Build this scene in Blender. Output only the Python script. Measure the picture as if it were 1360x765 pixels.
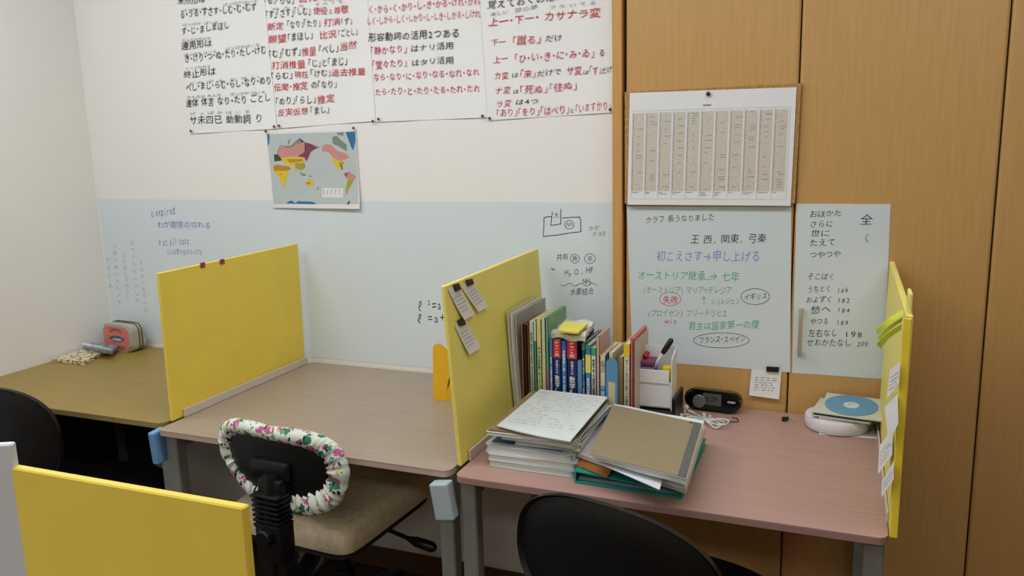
import bpy, bmesh, math, random
from mathutils import Vector, Matrix, Euler, noise
random.seed(7)
for o in list(bpy.data.objects): bpy.data.objects.remove(o)
S = bpy.context.scene
COL = S.collection
PI = math.pi

# ------------------------------------------------------------------ camera
ZC = 1.42
YAW, PITCH, ROLL, FPX = -0.38650993, 0.18383808, -0.02575546, 1077.72
_f = Vector((math.sin(YAW)*math.cos(PITCH), math.cos(YAW)*math.cos(PITCH), -math.sin(PITCH)))
_r = Vector((math.cos(YAW), -math.sin(YAW), 0)); _u = _r.cross(_f)
CR = _r*math.cos(ROLL)+_u*math.sin(ROLL); CU = -_r*math.sin(ROLL)+_u*math.cos(ROLL); CF = _f
C0 = Vector((0, 0, ZC))
cam = bpy.data.cameras.new('camera'); cam.sensor_width = 36; cam.lens = FPX/1360*36; cam.clip_start = .02
camo = bpy.data.objects.new('camera', cam); COL.objects.link(camo)
m3 = Matrix((CR, CU, -CF)).transposed()
camo.matrix_world = Matrix.Translation(C0) @ m3.to_4x4()
S.camera = camo
S.view_settings.view_transform = 'Standard'; S.view_settings.look = 'None'
S.view_settings.gamma = 1; S.view_settings.use_curve_mapping = False
S.view_settings.exposure = 0.15

# ------------------------------------------------------------------ world and lamps
W = bpy.data.worlds.new('world'); S.world = W; W.use_nodes = True
W.node_tree.nodes['Background'].inputs[0].default_value = (.9, .95, 1, 1)
W.node_tree.nodes['Background'].inputs[1].default_value = .3
def area(loc, sx, sy, power, col=(1, 1, 1), rot=(0, 0, 0)):
    l = bpy.data.lights.new('ceiling_light_lamp', 'AREA'); l.shape = 'RECTANGLE'; l.size = sx; l.size_y = sy
    l.energy = power; l.color = col
    o = bpy.data.objects.new('ceiling_light_lamp', l); COL.objects.link(o); o.location = loc; o.rotation_euler = rot
TINT = (.95, .98, 1)
for lx_, ly_, pw in ((-1.8, 1.15, 14.6), (-.6, 1.15, 10.5), (.7, 1.15, 8.3), (-.6, .2, 4.5), (-1.8, -1.3, 16.5), (.7, -1.3, 18)):
    area((lx_, ly_, 2.47), 1.2, .35, pw, TINT)

# ------------------------------------------------------------------ pixel -> place on a real plane
def ray(x, y): return CR*((x-680)/FPX) - CU*((y-382.5)/FPX) + CF
def Zp(x, y, z): d = ray(x, y); return C0 + d*((z-ZC)/d.z)
def Yp(x, y, Y): d = ray(x, y); return C0 + d*(Y/d.y)
def Xp(x, y, X): d = ray(x, y); return C0 + d*(X/d.x)

# ------------------------------------------------------------------ materials
def lin(h):
    h = h.lstrip('#'); c = [int(h[i:i+2], 16)/255 for i in (0, 2, 4)]
    return [(v/12.92 if v <= .04045 else ((v+.055)/1.055)**2.4) for v in c]+[1]
MC = {}
def mat(name, col, rough=.6, var=.06, scale=20, stretch=(1, 1, 1), bump=0, bscale=None, metal=0, spec=.4, trans=0, alpha=1, detail=4, coat=0):
    if name in MC: return MC[name]
    m = bpy.data.materials.new(name); m.use_nodes = True; n = m.node_tree.nodes; L = m.node_tree.links
    b = n['Principled BSDF']; c = lin(col)
    b.inputs['Roughness'].default_value = rough; b.inputs['Metallic'].default_value = metal
    b.inputs['Specular IOR Level'].default_value = spec
    b.inputs['Coat Weight'].default_value = coat
    b.inputs['Transmission Weight'].default_value = trans; b.inputs['Alpha'].default_value = alpha
    tc = n.new('ShaderNodeTexCoord'); mp = n.new('ShaderNodeMapping'); mp.inputs['Scale'].default_value = stretch
    L.new(tc.outputs['Object'], mp.inputs[0])
    nz = n.new('ShaderNodeTexNoise'); nz.inputs['Scale'].default_value = scale; nz.inputs['Detail'].default_value = detail
    L.new(mp.outputs[0], nz.inputs[0])
    r = n.new('ShaderNodeValToRGB'); r.color_ramp.elements[0].position = .3; r.color_ramp.elements[1].position = .7
    r.color_ramp.elements[0].color = [v*(1-var) for v in c[:3]]+[1]
    r.color_ramp.elements[1].color = [min(1, v*(1+var)) for v in c[:3]]+[1]
    L.new(nz.outputs[0], r.inputs[0]); L.new(r.outputs[0], b.inputs['Base Color'])
    if bump:
        bp = n.new('ShaderNodeBump'); bp.inputs['Strength'].default_value = bump; bp.inputs['Distance'].default_value = .002
        if bscale:
            n2 = n.new('ShaderNodeTexNoise'); n2.inputs['Scale'].default_value = bscale; L.new(mp.outputs[0], n2.inputs[0]); L.new(n2.outputs[0], bp.inputs['Height'])
        else: L.new(nz.outputs[0], bp.inputs['Height'])
        L.new(bp.outputs[0], b.inputs['Normal'])
    MC[name] = m; return m

M_wall = mat('wall_paint', '#e6e5e2', .75, .015, 3, bump=.05, bscale=400)
M_ceil = mat('ceiling_paint', '#e4e2dc', .8, .02, 5)
M_floor = mat('floor_vinyl', '#382a20', .55, .15, 6, (1, 6, 1))
M_base = mat('brown_baseboard', '#583c28', .5, .08, 10)
M_cup = mat('cupboard_veneer', '#be955c', .34, .06, 9, (14, 14, .7), bump=.03, detail=8, spec=.5)
M_post = mat('post_veneer', '#c49658', .4, .07, 9, (14, 14, .7), detail=8)
M_gap = mat('seam_dark', '#1c0f07', .8, .02)
M_deskL = mat('desk_laminate_yellow_bounce', '#917a3c', .42, .07, 8, (1, 12, 12), detail=6)  # yellow bounce from the partition boards is put into this base colour
M_deskM = mat('desk_laminate_beige', '#9c8c7c', .4, .07, 8, (1, 12, 12), detail=6)
M_deskR = mat('desk_laminate_pink', '#aa877d', .4, .07, 8, (1, 12, 12), detail=6)
M_edge = mat('desk_edge_band', '#b9a193', .5, .04)
M_edgeR = mat('desk_edge_band_pink', '#9c7b70', .5, .04)
M_leg = mat('leg_grey_metal', '#8c8d88', .45, .04, metal=.3)
M_hookb = mat('pale_blue_grey_plastic', '#a5b4b8', .5, .03)
M_hookl = mat('blue_plastic', '#6d9ccb', .5, .03)
M_yel = mat('yellow_foam_board', '#e9cf50', .5, .03, 12)
M_yel2 = mat('yellow_foam_board_pale', '#e8dc70', .5, .03, 12)
M_yele = mat('yellow_board_edge', '#e6da7a', .6, .06, 60)
M_wbd = mat('white_board', '#ccd2da', .5, .02, 8)
M_rail = mat('pale_rail', '#cdbfb4', .4, .03)
M_bsheet = mat('white_film', '#d2dde4', .35, .012, 4)
M_dsheet = mat('door_white_film', '#cad4d9', .35, .012, 4)
M_paper = mat('paper_white', '#dcdcdc', .7, .02, 9)
M_poster = mat('poster_paper', '#e6e7e6', .7, .02, 5)
M_cream = mat('paper_cream', '#d8ccb0', .7, .05, 30)
M_ink = mat('ink_black', '#15161a', .6, 0)
M_red = mat('ink_red', '#c2243c', .6, 0)
M_blue = mat('ink_blue', '#3a55a8', .6, 0)
M_lblue = mat('ink_light_blue', '#6d8cc8', .6, 0)
M_green = mat('ink_green', '#46a688', .6, 0)
M_gry = mat('ink_grey', '#8c909c', .6, 0)
M_blk = mat('black_plastic', '#0b0b0c', .35, .1, 40, spec=.45)
M_blks = mat('black_shell', '#0a0a0b', .42, .1, 200, bump=.2)
M_blkf = mat('black_fabric', '#101012', .9, .2, 300, bump=.3)
M_cork = mat('cork', '#a9814f', .85, .35, 260, bump=.4)
M_pin = mat('brass_pin', '#6f5a3c', .3, .05, metal=.8)
M_pind = mat('dark_pin', '#3a3a3c', .35, .05, metal=.5)
M_tape = mat('black_tape', '#141414', .5, .05)
M_steel = mat('steel', '#b9bbbe', .25, .02, metal=1)
M_wht = mat('white_plastic', '#dadcdc', .35, .02)
M_clear = mat('clear_plastic', '#dfe6ea', .12, .01, alpha=.35)

# ------------------------------------------------------------------ mesh helpers
def box(bm, c, s, rot=None, bev=0, seg=2):
    r = bmesh.ops.create_cube(bm, size=1)['verts']
    bmesh.ops.scale(bm, vec=s, verts=r)
    if bev:
        g = bmesh.ops.bevel(bm, geom=list({e for v in r for e in v.link_edges}), offset=bev, segments=seg, affect='EDGES', profile=.5)
        r = list({v for f in g['faces'] for v in f.verts} | {v for v in r if v.is_valid})
    M = Matrix.Translation(c)
    if rot is not None: M = M @ (rot if isinstance(rot, Matrix) else Euler(rot).to_matrix()).to_4x4()
    bmesh.ops.transform(bm, matrix=M, verts=r); return r
def bx(lo, hi, bev=0, seg=2):
    bm = bmesh.new(); box(bm, [(a+b)/2 for a, b in zip(lo, hi)], [b-a for a, b in zip(lo, hi)], bev=bev, seg=seg); return bm
def prism(bm, pts, thick):
    """closed polygon of Vectors + thickness vector"""
    n = len(pts); a = [bm.verts.new(p) for p in pts]; b = [bm.verts.new(Vector(p)+thick) for p in pts]
    bm.faces.new(a[::-1]); bm.faces.new(b)
    for i in range(n): bm.faces.new((a[i], a[(i+1) % n], b[(i+1) % n], b[i]))
def rrect(w, h, r, seg=6, cx=0, cy=0):
    P = []
    for (sx, sy, a0) in ((1, 1, 0), (-1, 1, 90), (-1, -1, 180), (1, -1, 270)):
        for k in range(seg+1):
            a = math.radians(a0+90*k/seg); P.append((cx+sx*(w/2-r)+r*math.cos(a), cy+sy*(h/2-r)+r*math.sin(a)))
    return P
def slab(bm, w, d, z0, z1, r=.02, cx=0, cy=0, rot=0, seg=5, jag=0):
    """horizontal rounded rectangle slab"""
    c, s = math.cos(rot), math.sin(rot)
    prism(bm, [Vector((cx+x*c-y*s, cy+x*s+y*c, z0)) for x, y in rrect(w, d, r, seg)], Vector((0, 0, z1-z0)))
def tube(bm, pts, r, seg=8, closed=False, caps=True):
    pts = [Vector(p) for p in pts]; n = len(pts); rings = []; up = None
    for i, p in enumerate(pts):
        if closed: t = pts[(i+1) % n]-pts[i-1]
        else: t = pts[min(i+1, n-1)]-pts[max(i-1, 0)]
        t.normalize()
        if up is None: up = t.orthogonal().normalized()
        up = (up-t*up.dot(t)); up = up.normalized() if up.length > 1e-6 else t.orthogonal().normalized()
        b = t.cross(up); rr = r[i] if isinstance(r, (list, tuple)) else r
        rings.append([bm.verts.new(p+(up*math.cos(2*PI*k/seg)+b*math.sin(2*PI*k/seg))*rr) for k in range(seg)])
    for i in range(n if closed else n-1):
        A, B = rings[i], rings[(i+1) % n]
        for k in range(seg): bm.faces.new((A[k], A[(k+1) % seg], B[(k+1) % seg], B[k]))
    if caps and not closed: bm.faces.new(rings[0][::-1]); bm.faces.new(rings[-1])
def lathe(bm, prof, seg=32, c=(0, 0, 0), rot=None):
    R = []; M = Matrix.Translation(c) @ (rot.to_4x4() if rot else Matrix())
    for (r, z) in prof:
        R.append([bm.verts.new(M @ Vector((r*math.cos(2*PI*k/seg), r*math.sin(2*PI*k/seg), z))) for k in range(seg)])
    for a, b in zip(R, R[1:]):
        for k in range(seg): bm.faces.new((a[k], a[(k+1) % seg], b[(k+1) % seg], b[k]))
    bm.faces.new(R[0][::-1]); bm.faces.new(R[-1])
def cat(p, n=8):
    """smooth curve through points"""
    p = [Vector(q) for q in p]; out = []
    for i in range(len(p)-1):
        a, b, c, d = p[max(i-1, 0)], p[i], p[i+1], p[min(i+2, len(p)-1)]
        for k in range(n):
            t = k/n; out.append(.5*((2*b)+(c-a)*t+(2*a-5*b+4*c-d)*t*t+(3*b-a-3*c+d)*t**3))
    out.append(p[-1]); return out
def quadsheet(bm, P, thick, nu=8, nv=8, bend=None):
    """sheet through 4 corners TL,TR,BR,BL; thick vector; bend(u,v)->offset vector"""
    TL, TR, BR, BL = [Vector(p) for p in P]; G = []
    for s in (0, 1):
        g = []
        for j in range(nv+1):
            row = []
            for i in range(nu+1):
                u, v = i/nu, j/nv
                p = (TL*(1-u)+TR*u)*(1-v)+(BL*(1-u)+BR*u)*v+thick*s
                if bend: p = p+bend(u, v)
                row.append(bm.verts.new(p))
            g.append(row)
        G.append(g)
    for s, g in enumerate(G):
        for j in range(nv):
            for i in range(nu):
                q = (g[j][i], g[j][i+1], g[j+1][i+1], g[j+1][i]); bm.faces.new(q if s else q[::-1])
    A, B = G
    for j in range(nv):
        bm.faces.new((A[j][0], A[j+1][0], B[j+1][0], B[j][0])); bm.faces.new((A[j+1][nu], A[j][nu], B[j][nu], B[j+1][nu]))
    for i in range(nu):
        bm.faces.new((A[0][i+1], A[0][i], B[0][i], B[0][i+1])); bm.faces.new((A[nv][i], A[nv][i+1], B[nv][i+1], B[nv][i]))

# ------------------------------------------------------------------ object helpers
def link(name, bm, m, parent=None, smooth=False, world=True, label=None):
    """one mesh object; geometry given in world coordinates (or parent-local when world=False)"""
    bmesh.ops.recalc_face_normals(bm, faces=bm.faces)
    me = bpy.data.meshes.new(name)
    if parent is not None:
        if world:
            r = parent
            while r.parent: r = r.parent
            M = Matrix.LocRotScale(r.location, r.rotation_euler, r.scale)
            bm.transform(M.inverted())
    bm.to_mesh(me); bm.free()
    if smooth:
        for p in me.polygons: p.use_smooth = True
        try: me.set_sharp_from_angle(angle=math.radians(40))
        except Exception: pass
    me.materials.append(m)
    o = bpy.data.objects.new(name, me); COL.objects.link(o)
    if parent is not None: o.parent = parent
    if label: o['label'] = label
    if name in ('lettering', 'print', 'digits'): o['kind'] = 'stuff'
    return o
def thing(name, label, cate, loc=(0, 0, 0), rz=0, group=None):
    o = bpy.data.objects.new(name, None); COL.objects.link(o); o.empty_display_size = .05
    o.location = loc; o.rotation_euler = (0, 0, rz); o['label'] = label; o['category'] = cate
    if group: o['group'] = group
    return o
def solo(name, bm, m, label, cate, group=None, smooth=False):
    lo = [min(v.co[i] for v in bm.verts) for i in range(3)]; hi = [max(v.co[i] for v in bm.verts) for i in range(3)]
    c = Vector(((lo[0]+hi[0])/2, (lo[1]+hi[1])/2, lo[2])); bm.transform(Matrix.Translation(-c))
    o = link(name, bm, m, smooth=smooth); o.location = c; o['label'] = label; o['category'] = cate
    if group: o['group'] = group
    return o
def struct(name, bm, m):
    o = link(name, bm, m); o['kind'] = 'structure'; return o

# ------------------------------------------------------------------ writing
_tc = {}
def glyphs(body, bold=0.0):
    k = (body, bold)
    if k in _tc: return _tc[k]
    cu = bpy.data.curves.new('lettering', 'FONT'); cu.body = body; cu.resolution_u = 2; cu.offset = bold; cu.space_line = .95
    o = bpy.data.objects.new('lettering', cu)
    me = bpy.data.meshes.new_from_object(o)
    vs = [v.co.copy() for v in me.vertices]; fs = [tuple(p.vertices) for p in me.polygons]
    bpy.data.objects.remove(o); bpy.data.curves.remove(cu); bpy.data.meshes.remove(me)
    if vs:
        x0, x1 = min(v.x for v in vs), max(v.x for v in vs); y0, y1 = min(v.y for v in vs), max(v.y for v in vs)
        vs = [((v.x-x0)/max(x1-x0, 1e-6), (v.y-y0)/max(y1-y0, 1e-6)) for v in vs]
    _tc[k] = (vs, fs); return _tc[k]
def put(bm, body, P0, U, V, bold=0.0):
    """text box: lower-left P0, full width vector U, full height vector V"""
    vs, fs = glyphs(body, bold)
    vv = [bm.verts.new(P0+U*a+V*b) for a, b in vs]
    for f in fs:
        try: bm.faces.new([vv[i] for i in f])
        except ValueError: pass
_raw = {}
def rawglyph(c):
    if c not in _raw:
        cu = bpy.data.curves.new('lettering', 'FONT'); cu.body = c; cu.resolution_u = 2
        o = bpy.data.objects.new('lettering', cu); me = bpy.data.meshes.new_from_object(o)
        _raw[c] = ([v.co.copy() for v in me.vertices], [tuple(p.vertices) for p in me.polygons])
        bpy.data.objects.remove(o); bpy.data.curves.remove(cu); bpy.data.meshes.remove(me)
    return _raw[c]
def adv(c):
    if c in ' ': return .4
    if c in '「」、・,.()。': return .5
    return .62 if ord(c) < 0x250 else .97
HR = random.Random(11)
def wput(bm, body, x0, y0, x1, y1, h, Y, bold=.0):
    P0, P1 = Yp(x0, y0, Y), Yp(x1, y1, Y); H = (Yp((x0+x1)/2, (y0+y1)/2-h, Y)-Yp((x0+x1)/2, (y0+y1)/2, Y)).length/.86
    tot = sum(adv(c) for c in body); cur = 0; U = P1-P0; em = U.length/tot; Ud = U.normalized()
    for c in body:
        a = adv(c); vs, fs = rawglyph(c)
        if vs:
            cx = (min(v.x for v in vs)+max(v.x for v in vs))/2
            if ord(c) >= 0x250 and c not in '「」': cx = .5
            an = HR.uniform(-.09, .09); ca, sa = math.cos(an), math.sin(an); kx, ky = HR.uniform(.9, 1.04), HR.uniform(.86, 1.04); oy = HR.uniform(-.05, .05); sl = HR.uniform(.02, .14)
            vv = []
            for v in vs:
                X, Z = (v.x-cx)*kx, (v.y-.35)*ky; X += Z*sl
                X, Z = X*ca-Z*sa, X*sa+Z*ca+.43+oy
                vv.append(bm.verts.new(P0+Ud*((cur+a/2)*em+X*em)+Vector((0, 0, Z*H))))
            for f in fs:
                try: bm.faces.new([vv[i] for i in f])
                except ValueError: pass
        cur += a
def wstroke(bm, pts, Y, w=.0012):
    P = [Yp(x, y, Y) for x, y in pts]
    for a, b in zip(P, P[1:]):
        d = b-a
        if d.length < 1e-6: continue
        n = Vector((-d.z, 0, d.x)).normalized()*w; e = d.normalized()*w*.6
        bm.faces.new([bm.verts.new(q) for q in (a-n-e, b-n+e, b+n+e, a+n-e)])
def ell(cx, cy, rx, ry, n=28, a0=0, a1=2*PI): return [(cx+rx*math.cos(a0+(a1-a0)*k/n), cy+ry*math.sin(a0+(a1-a0)*k/n)) for k in range(n+1)]
def scrib(bm, P0, U, V, rows, w=.0004, seed=1, fill=.8):
    """rows of short pen dashes inside a parallelogram"""
    R = random.Random(seed)
    for r in range(rows):
        v = .12+.76*r/max(rows-1, 1); u = .08+R.random()*.1
        while u < fill:
            l = .03+.07*R.random()
            if u+l > .93: break
            a = P0+U*u+V*v; b = P0+U*(u+l)+V*(v+R.uniform(-.02, .02)); n = V.normalized()*w
            bm.faces.new([bm.verts.new(q) for q in (a-n, b-n, b+n, a+n)]); u += l+.02+.05*R.random()

# ================================================================== SETTING
YW, YD = 2.175, 2.13          # back wall plane, cupboard door plane
XL = -2.50
struct('wall_back', bx((XL-.1, YW, -.1), (-.575, YW+.1, 2.55)), M_wall)
struct('wall_left', bx((XL-.1, -2.6, -.1), (XL, YW, 2.55)), M_wall)
struct('wall_right', bx((2.4, -2.6, -.1), (2.5, YD+.1, 2.55)), M_cup)
struct('wall_front', bx((XL-.1, -2.7, -.1), (2.5, -2.6, 2.55)), M_cup)
struct('floor', bx((XL-.1, -2.7, -.1), (2.5, YW+.1, 0)), M_floor)
struct('ceiling', bx((XL-.1, -2.7, 2.5), (2.5, YW+.6, 2.6)), M_ceil)
struct('baseboard_back', bx((XL, YW-.01, 0), (-.575, YW, .073), .002, 1), M_base)
struct('baseboard_left', bx((XL, -2.6, 0), (XL+.01, YW-.01, .073), .002, 1), M_base)
pl, pr = Yp(813.5, 200, YD-.005).x, Yp(826.5, 200, YD-.005).x
struct('trim_1', bx((pl, YD-.008, 0), (pr, YW+.06, 2.5), .002, 1), M_post)

# built-in cupboard
cup = thing('built_in_cupboard', 'tall ochre wood veneer cupboard front filling the right half of the wall', 'cupboard', (.3, YD, 0))
link('body', bx((pr+.001, YD+.022, 0), (2.4, YD+.5, 2.49)), M_gap, cup)
sA = Yp(830, 200, YD).x; sB = Yp(1058, 200, YD).x; sC = Yp(1320, 300, YD).x
wd = sC-sB; edges = [sA+.001, sB, sC, sC+wd, sC+2*wd, sC+3*wd]
doors = []
for i in range(5):
    d = link('door', bx((edges[i]+.0015, YD, .03), (min(edges[i+1], 2.4)-.0015, YD+.02, 2.48), .007, 3), M_cup, cup)
    doors.append(d)
bm = bmesh.new(); hx = Yp(1063, 440, YD-.02).x; z1, z0 = Yp(1063, 409, YD-.02).z, Yp(1063, 474, YD-.02).z
box(bm, (hx, YD-.022, (z0+z1)/2), (.010, .008, z1-z0), bev=.003)
for z in (z0+.008, z1-.008): box(bm, (hx, YD-.010, z), (.008, .020, .008))
link('handle', bm, mat('satin_handle', '#b3aa95', .35, .03, metal=.5), doors[1], smooth=True)

# ================================================================== WALL SHEETS
def flat_sheet(bm, px, Y, t=.0006, **k): quadsheet(bm, [Yp(x, y, Y) for x, y in px], Vector((0, -t, 0)), **k)
Y1 = YW-.0009
ws = thing('writing_sheet', 'long bluish white write-on film covering the wall behind the left and middle desks', 'writing sheet', (-1.5, YW, .71))
bm = bmesh.new(); TLp, TRp = Yp(126, 264, YW), Yp(813, 269, YW)
prism(bm, [Vector((XL+.006, YW-.0002, TLp.z)), Vector((pl-.002, YW-.0002, TRp.z)), Vector((pl-.002, YW-.0002, .715)), Vector((XL+.006, YW-.0002, .715))], Vector((0, -.0006, 0)))
link('film', bm, M_bsheet, ws)
bm = bmesh.new()
wput(bm, 'o expired', 201, 290, 233, 286, 14, Y1); wput(bm, 'わが期限の切れる', 209, 303, 281, 304, 9, Y1)
wput(bm, 'o at all cost', 211, 328, 252, 326, 13, Y1); wput(bm, 'どんな努力をはらっても', 222, 338, 269, 339, 7, Y1)
link('lettering', bm, M_blue, ws, label='blue pen notes in English and Japanese')
bm = bmesh.new()
R = random.Random(3)
for (x, y0, y1, n) in ((176, 323, 400, 9), (152, 328, 402, 9), (164, 340, 396, 8), (186, 350, 412, 8), (142, 345, 380, 4)):
    for k in range(n):
        ch = R.choice('水平へとノりくしうつて人の入い'); yy = y0+(y1-y0)*k/(n-1)+2; xx = x+(yy-330)*.09
        wput(bm, ch, xx-2.8, yy, xx+2.8, yy, 5.5, Y1)
link('lettering', bm, M_gry, ws, label='faint grey columns of pencilled characters')
bm = bmesh.new()
q = lambda *a: [(540+x/3.477, 260+y/3.477) for x, y in a]
wstroke(bm, q((668, 97), (655, 96), (635, 101), (633, 150), (632, 188), (700, 181), (760, 171), (805, 166), (804, 120), (800, 98), (760, 100), (720, 103)), Y1)
wstroke(bm, q((673, 75), (669, 110), (666, 137), (690, 134), (712, 130), (712, 62)), Y1)
wput(bm, '大', *q((680, 108))[0], *q((704, 106))[0], 9, Y1)
wstroke(bm, ell(756, 298.5, 6, 5.6), Y1, .0009); wstroke(bm, [(752, 301), (754, 296), (756, 301), (758, 296), (760, 300)], Y1, .0008)
wput(bm, 'かが', 782, 307, 796, 305, 6, Y1); wput(bm, '汐 光る', 787, 314, 805, 313, 6, Y1)
wput(bm, '共有', 739, 347, 755, 346, 9, Y1); wput(bm, '典', 760, 347, 767, 347, 7, Y1); wput(bm, '非', 780, 347, 787, 347, 7, Y1)
wstroke(bm, ell(763.5, 343.5, 6, 5.8), Y1, .0008); wstroke(bm, ell(783.5, 343.5, 7, 6.5), Y1, .0008)
wput(bm, '↳', 731, 361, 738, 361, 7, Y1); wput(bm, 'H₂O , HF.', 750, 367, 793, 363, 10, Y1); wput(bm, 'NH₃', 774, 378, 790, 378, 9, Y1)
wstroke(bm, [(745+i*3.4, 378+2*math.sin(i*1.4)) for i in range(15)], Y1, .0008)
wput(bm, '水素結合', 757, 393, 789, 391, 9, Y1)
wput(bm, 'ℓ²=ac', 556, 415, 594, 411, 16, Y1); wput(bm, 'ℓ=a+b', 555, 432, 600, 428, 15, Y1)
link('lettering', bm, M_ink, ws, label='black pen diagram and chemistry notes')

def door_sheet(label, px, items, strokes=()):
    t = thing('writing_sheet', label, 'writing sheet', Yp(*px[3], YD))
    bm = bmesh.new(); flat_sheet(bm, px, YD-.0002); link('film', bm, M_dsheet, t)
    Y = YD-.0010; g = {}
    for m, body, x0, y0, x1, y1, h in items: g.setdefault(m.name, (m, bmesh.new()))[1]; wput(g[m.name][1], body, x0, y0, x1, y1, h, Y)
    for m, pts in strokes: wstroke(g[m.name][1], pts, Y, .0007)
    for m, b in g.values(): link('lettering', b, m, t)
    return t
K, Rr, B_, G_ = M_ink, M_red, M_lblue, M_green
door_sheet('white write-on film under the year calendar with black, blue and green notes',
  [(832.5, 274), (1051, 274), (1049.5, 494.5), (840, 478)],
  [(K, 'クラフ 長うなりました', 857, 297, 949, 293, 9), (K, '王 西, 関東, 弓秦', 917, 324, 1018, 323, 12),
   (B_, '初こえさす→申し上げる', 872, 347, 1010, 348, 14), (G_, 'オーストリア継承 → 七年', 847, 371, 982, 374, 12),
   (G_, '(オーストリア) マリア=テレジア', 854, 390, 972, 391, 10), (Rr, '失敗', 880, 403, 901, 403, 10),
   (G_, 'シュレジェン', 944, 405, 983, 404, 9), (K, 'イギリス', 988, 399, 1019, 398, 9),
   (G_, '(プロイセン) フリードリヒ2', 860, 421, 965, 421, 10), (Rr, 'win', 883, 431, 899, 431, 9),
   (G_, '君主は国家第一の僕', 914, 439, 1008, 437, 11), (K, 'フランス・スペイン', 928, 456, 990, 455, 9)],
  [(G_, [(935, 405), (935, 394)]), (G_, [(932, 398), (935, 394), (938, 398)]), (G_, [(930, 371), (946, 371)]), (Rr, ell(890, 397, 14, 9)), (K, ell(1003, 394, 19, 10.5)), (K, ell(958, 452, 37, 10))])
door_sheet('white write-on film with a black vocabulary list behind the cupboard handle',
  [(1058, 270.5), (1182.7, 271), (1174, 503.5), (1052, 495)],
  [(K, 'おほかた', 1075, 289, 1118, 288, 9), (K, 'さらに', 1075, 303, 1107, 302, 9), (K, '世に', 1076, 315, 1103, 314, 9),
   (K, 'たえて', 1075, 328, 1110, 327, 10), (K, 'つやつや', 1075, 343, 1117, 342, 9), (K, '全', 1142, 299, 1159, 299, 13), (K, 'く', 1147, 322, 1155, 322, 12),
   (K, 'そこばく', 1072, 372, 1109, 372, 9), (K, 'うちとく', 1072, 389, 1104, 388, 9), (K, '166', 1111, 390, 1127, 389, 8),
   (K, 'およずく', 1070, 403, 1106, 402, 9), (K, '182', 1111, 403, 1129, 403, 8), (K, '愁へ', 1076, 417, 1104, 415, 10), (K, '184', 1111, 416, 1129, 416, 8),
   (K, 'やつる', 1076, 432, 1101, 431, 9), (K, '189', 1110, 432, 1127, 433, 8), (K, '左右なし', 1073, 448, 1113, 447, 10), (K, '198', 1120, 449, 1146, 449, 9),
   (K, 'せおかたなし', 1071, 460, 1131, 460, 10), (K, '200', 1138, 461, 1153, 461, 8)])

# ---- grammar posters
PG = 'hand-lettered grammar posters'
def poster(label, px, items):
    t = thing('grammar_poster', label, 'poster', Yp(*px[3], YW), group=PG)
    bm = bmesh.new(); flat_sheet(bm, px, YW-.0004, .0006, nu=12, nv=6,
        bend=lambda u, v: Vector((0, -.0012*(math.sin(u*9)+1)*v*v, 0)))
    link('paper', bm, M_poster, t, smooth=True)
    g = {}
    for m, body, x0, y0, x1, y1, h in items:
        b = g.setdefault(m.name, (m, bmesh.new()))[1]; wput(b, body, x0, y0, x1, y1, h, YW-.0038, .012 if h > 6 else 0)
    for m, b in g.values(): link('lettering', b, m, t)
F = M_gry
poster('leftmost poster of black kana lettering, only one red-free sheet, above the world map', [(231, -60), (345.5, -60), (368.5, 171), (254, 177.6)],
  [(K, '未然形は', 236, 7, 273, 3, 11), (F, 'ぱっぱか はしる', 243, 16, 282, 12, 4), (F, 'ぱっぱかはいる', 296, 8, 342, 3, 4),
   (K, 'る・うる・すさす・しむ・む・むず', 239, 25, 341, 14, 11), (F, 'ぱっぱか ばいる', 242, 35, 290, 31, 4), (K, 'ず・じ・ましまほし', 241, 47, 305, 38, 10),
   (F, 'おんなはめんな', 242, 56, 280, 52, 4), (K, '連用形は', 241, 67, 282, 62, 10), (F, 'ぱっぱか はいる', 244, 75, 288, 70, 4), (F, 'ぱっぱかばいる', 299, 67, 345, 61, 4),
   (K, 'き・けり・つ・ぬ・たり・たし・けむ', 245, 84, 354, 71, 11), (F, 'とってなめる', 246, 93, 280, 90, 4), (K, '終止形は', 244, 104, 287, 100, 10),
   (F, 'との で も ら な い', 250, 113, 345, 104, 4), (K, 'べし・まじ・らむ・らし・なり・めり', 247, 122, 361, 112, 11),
   (F, 'おんなは めんな', 248, 131, 294, 128, 4), (F, 'ぱっぱか はいる', 305, 127, 353, 124, 4), (K, '連体 体言 なり・たり ごとし', 247, 143, 360, 135, 11),
   (F, 'ぱ っ ぱ か は い る', 252, 153, 333, 150, 4), (K, 'サ未四已 助動詞 り', 252, 165, 350, 163, 11)])
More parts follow.
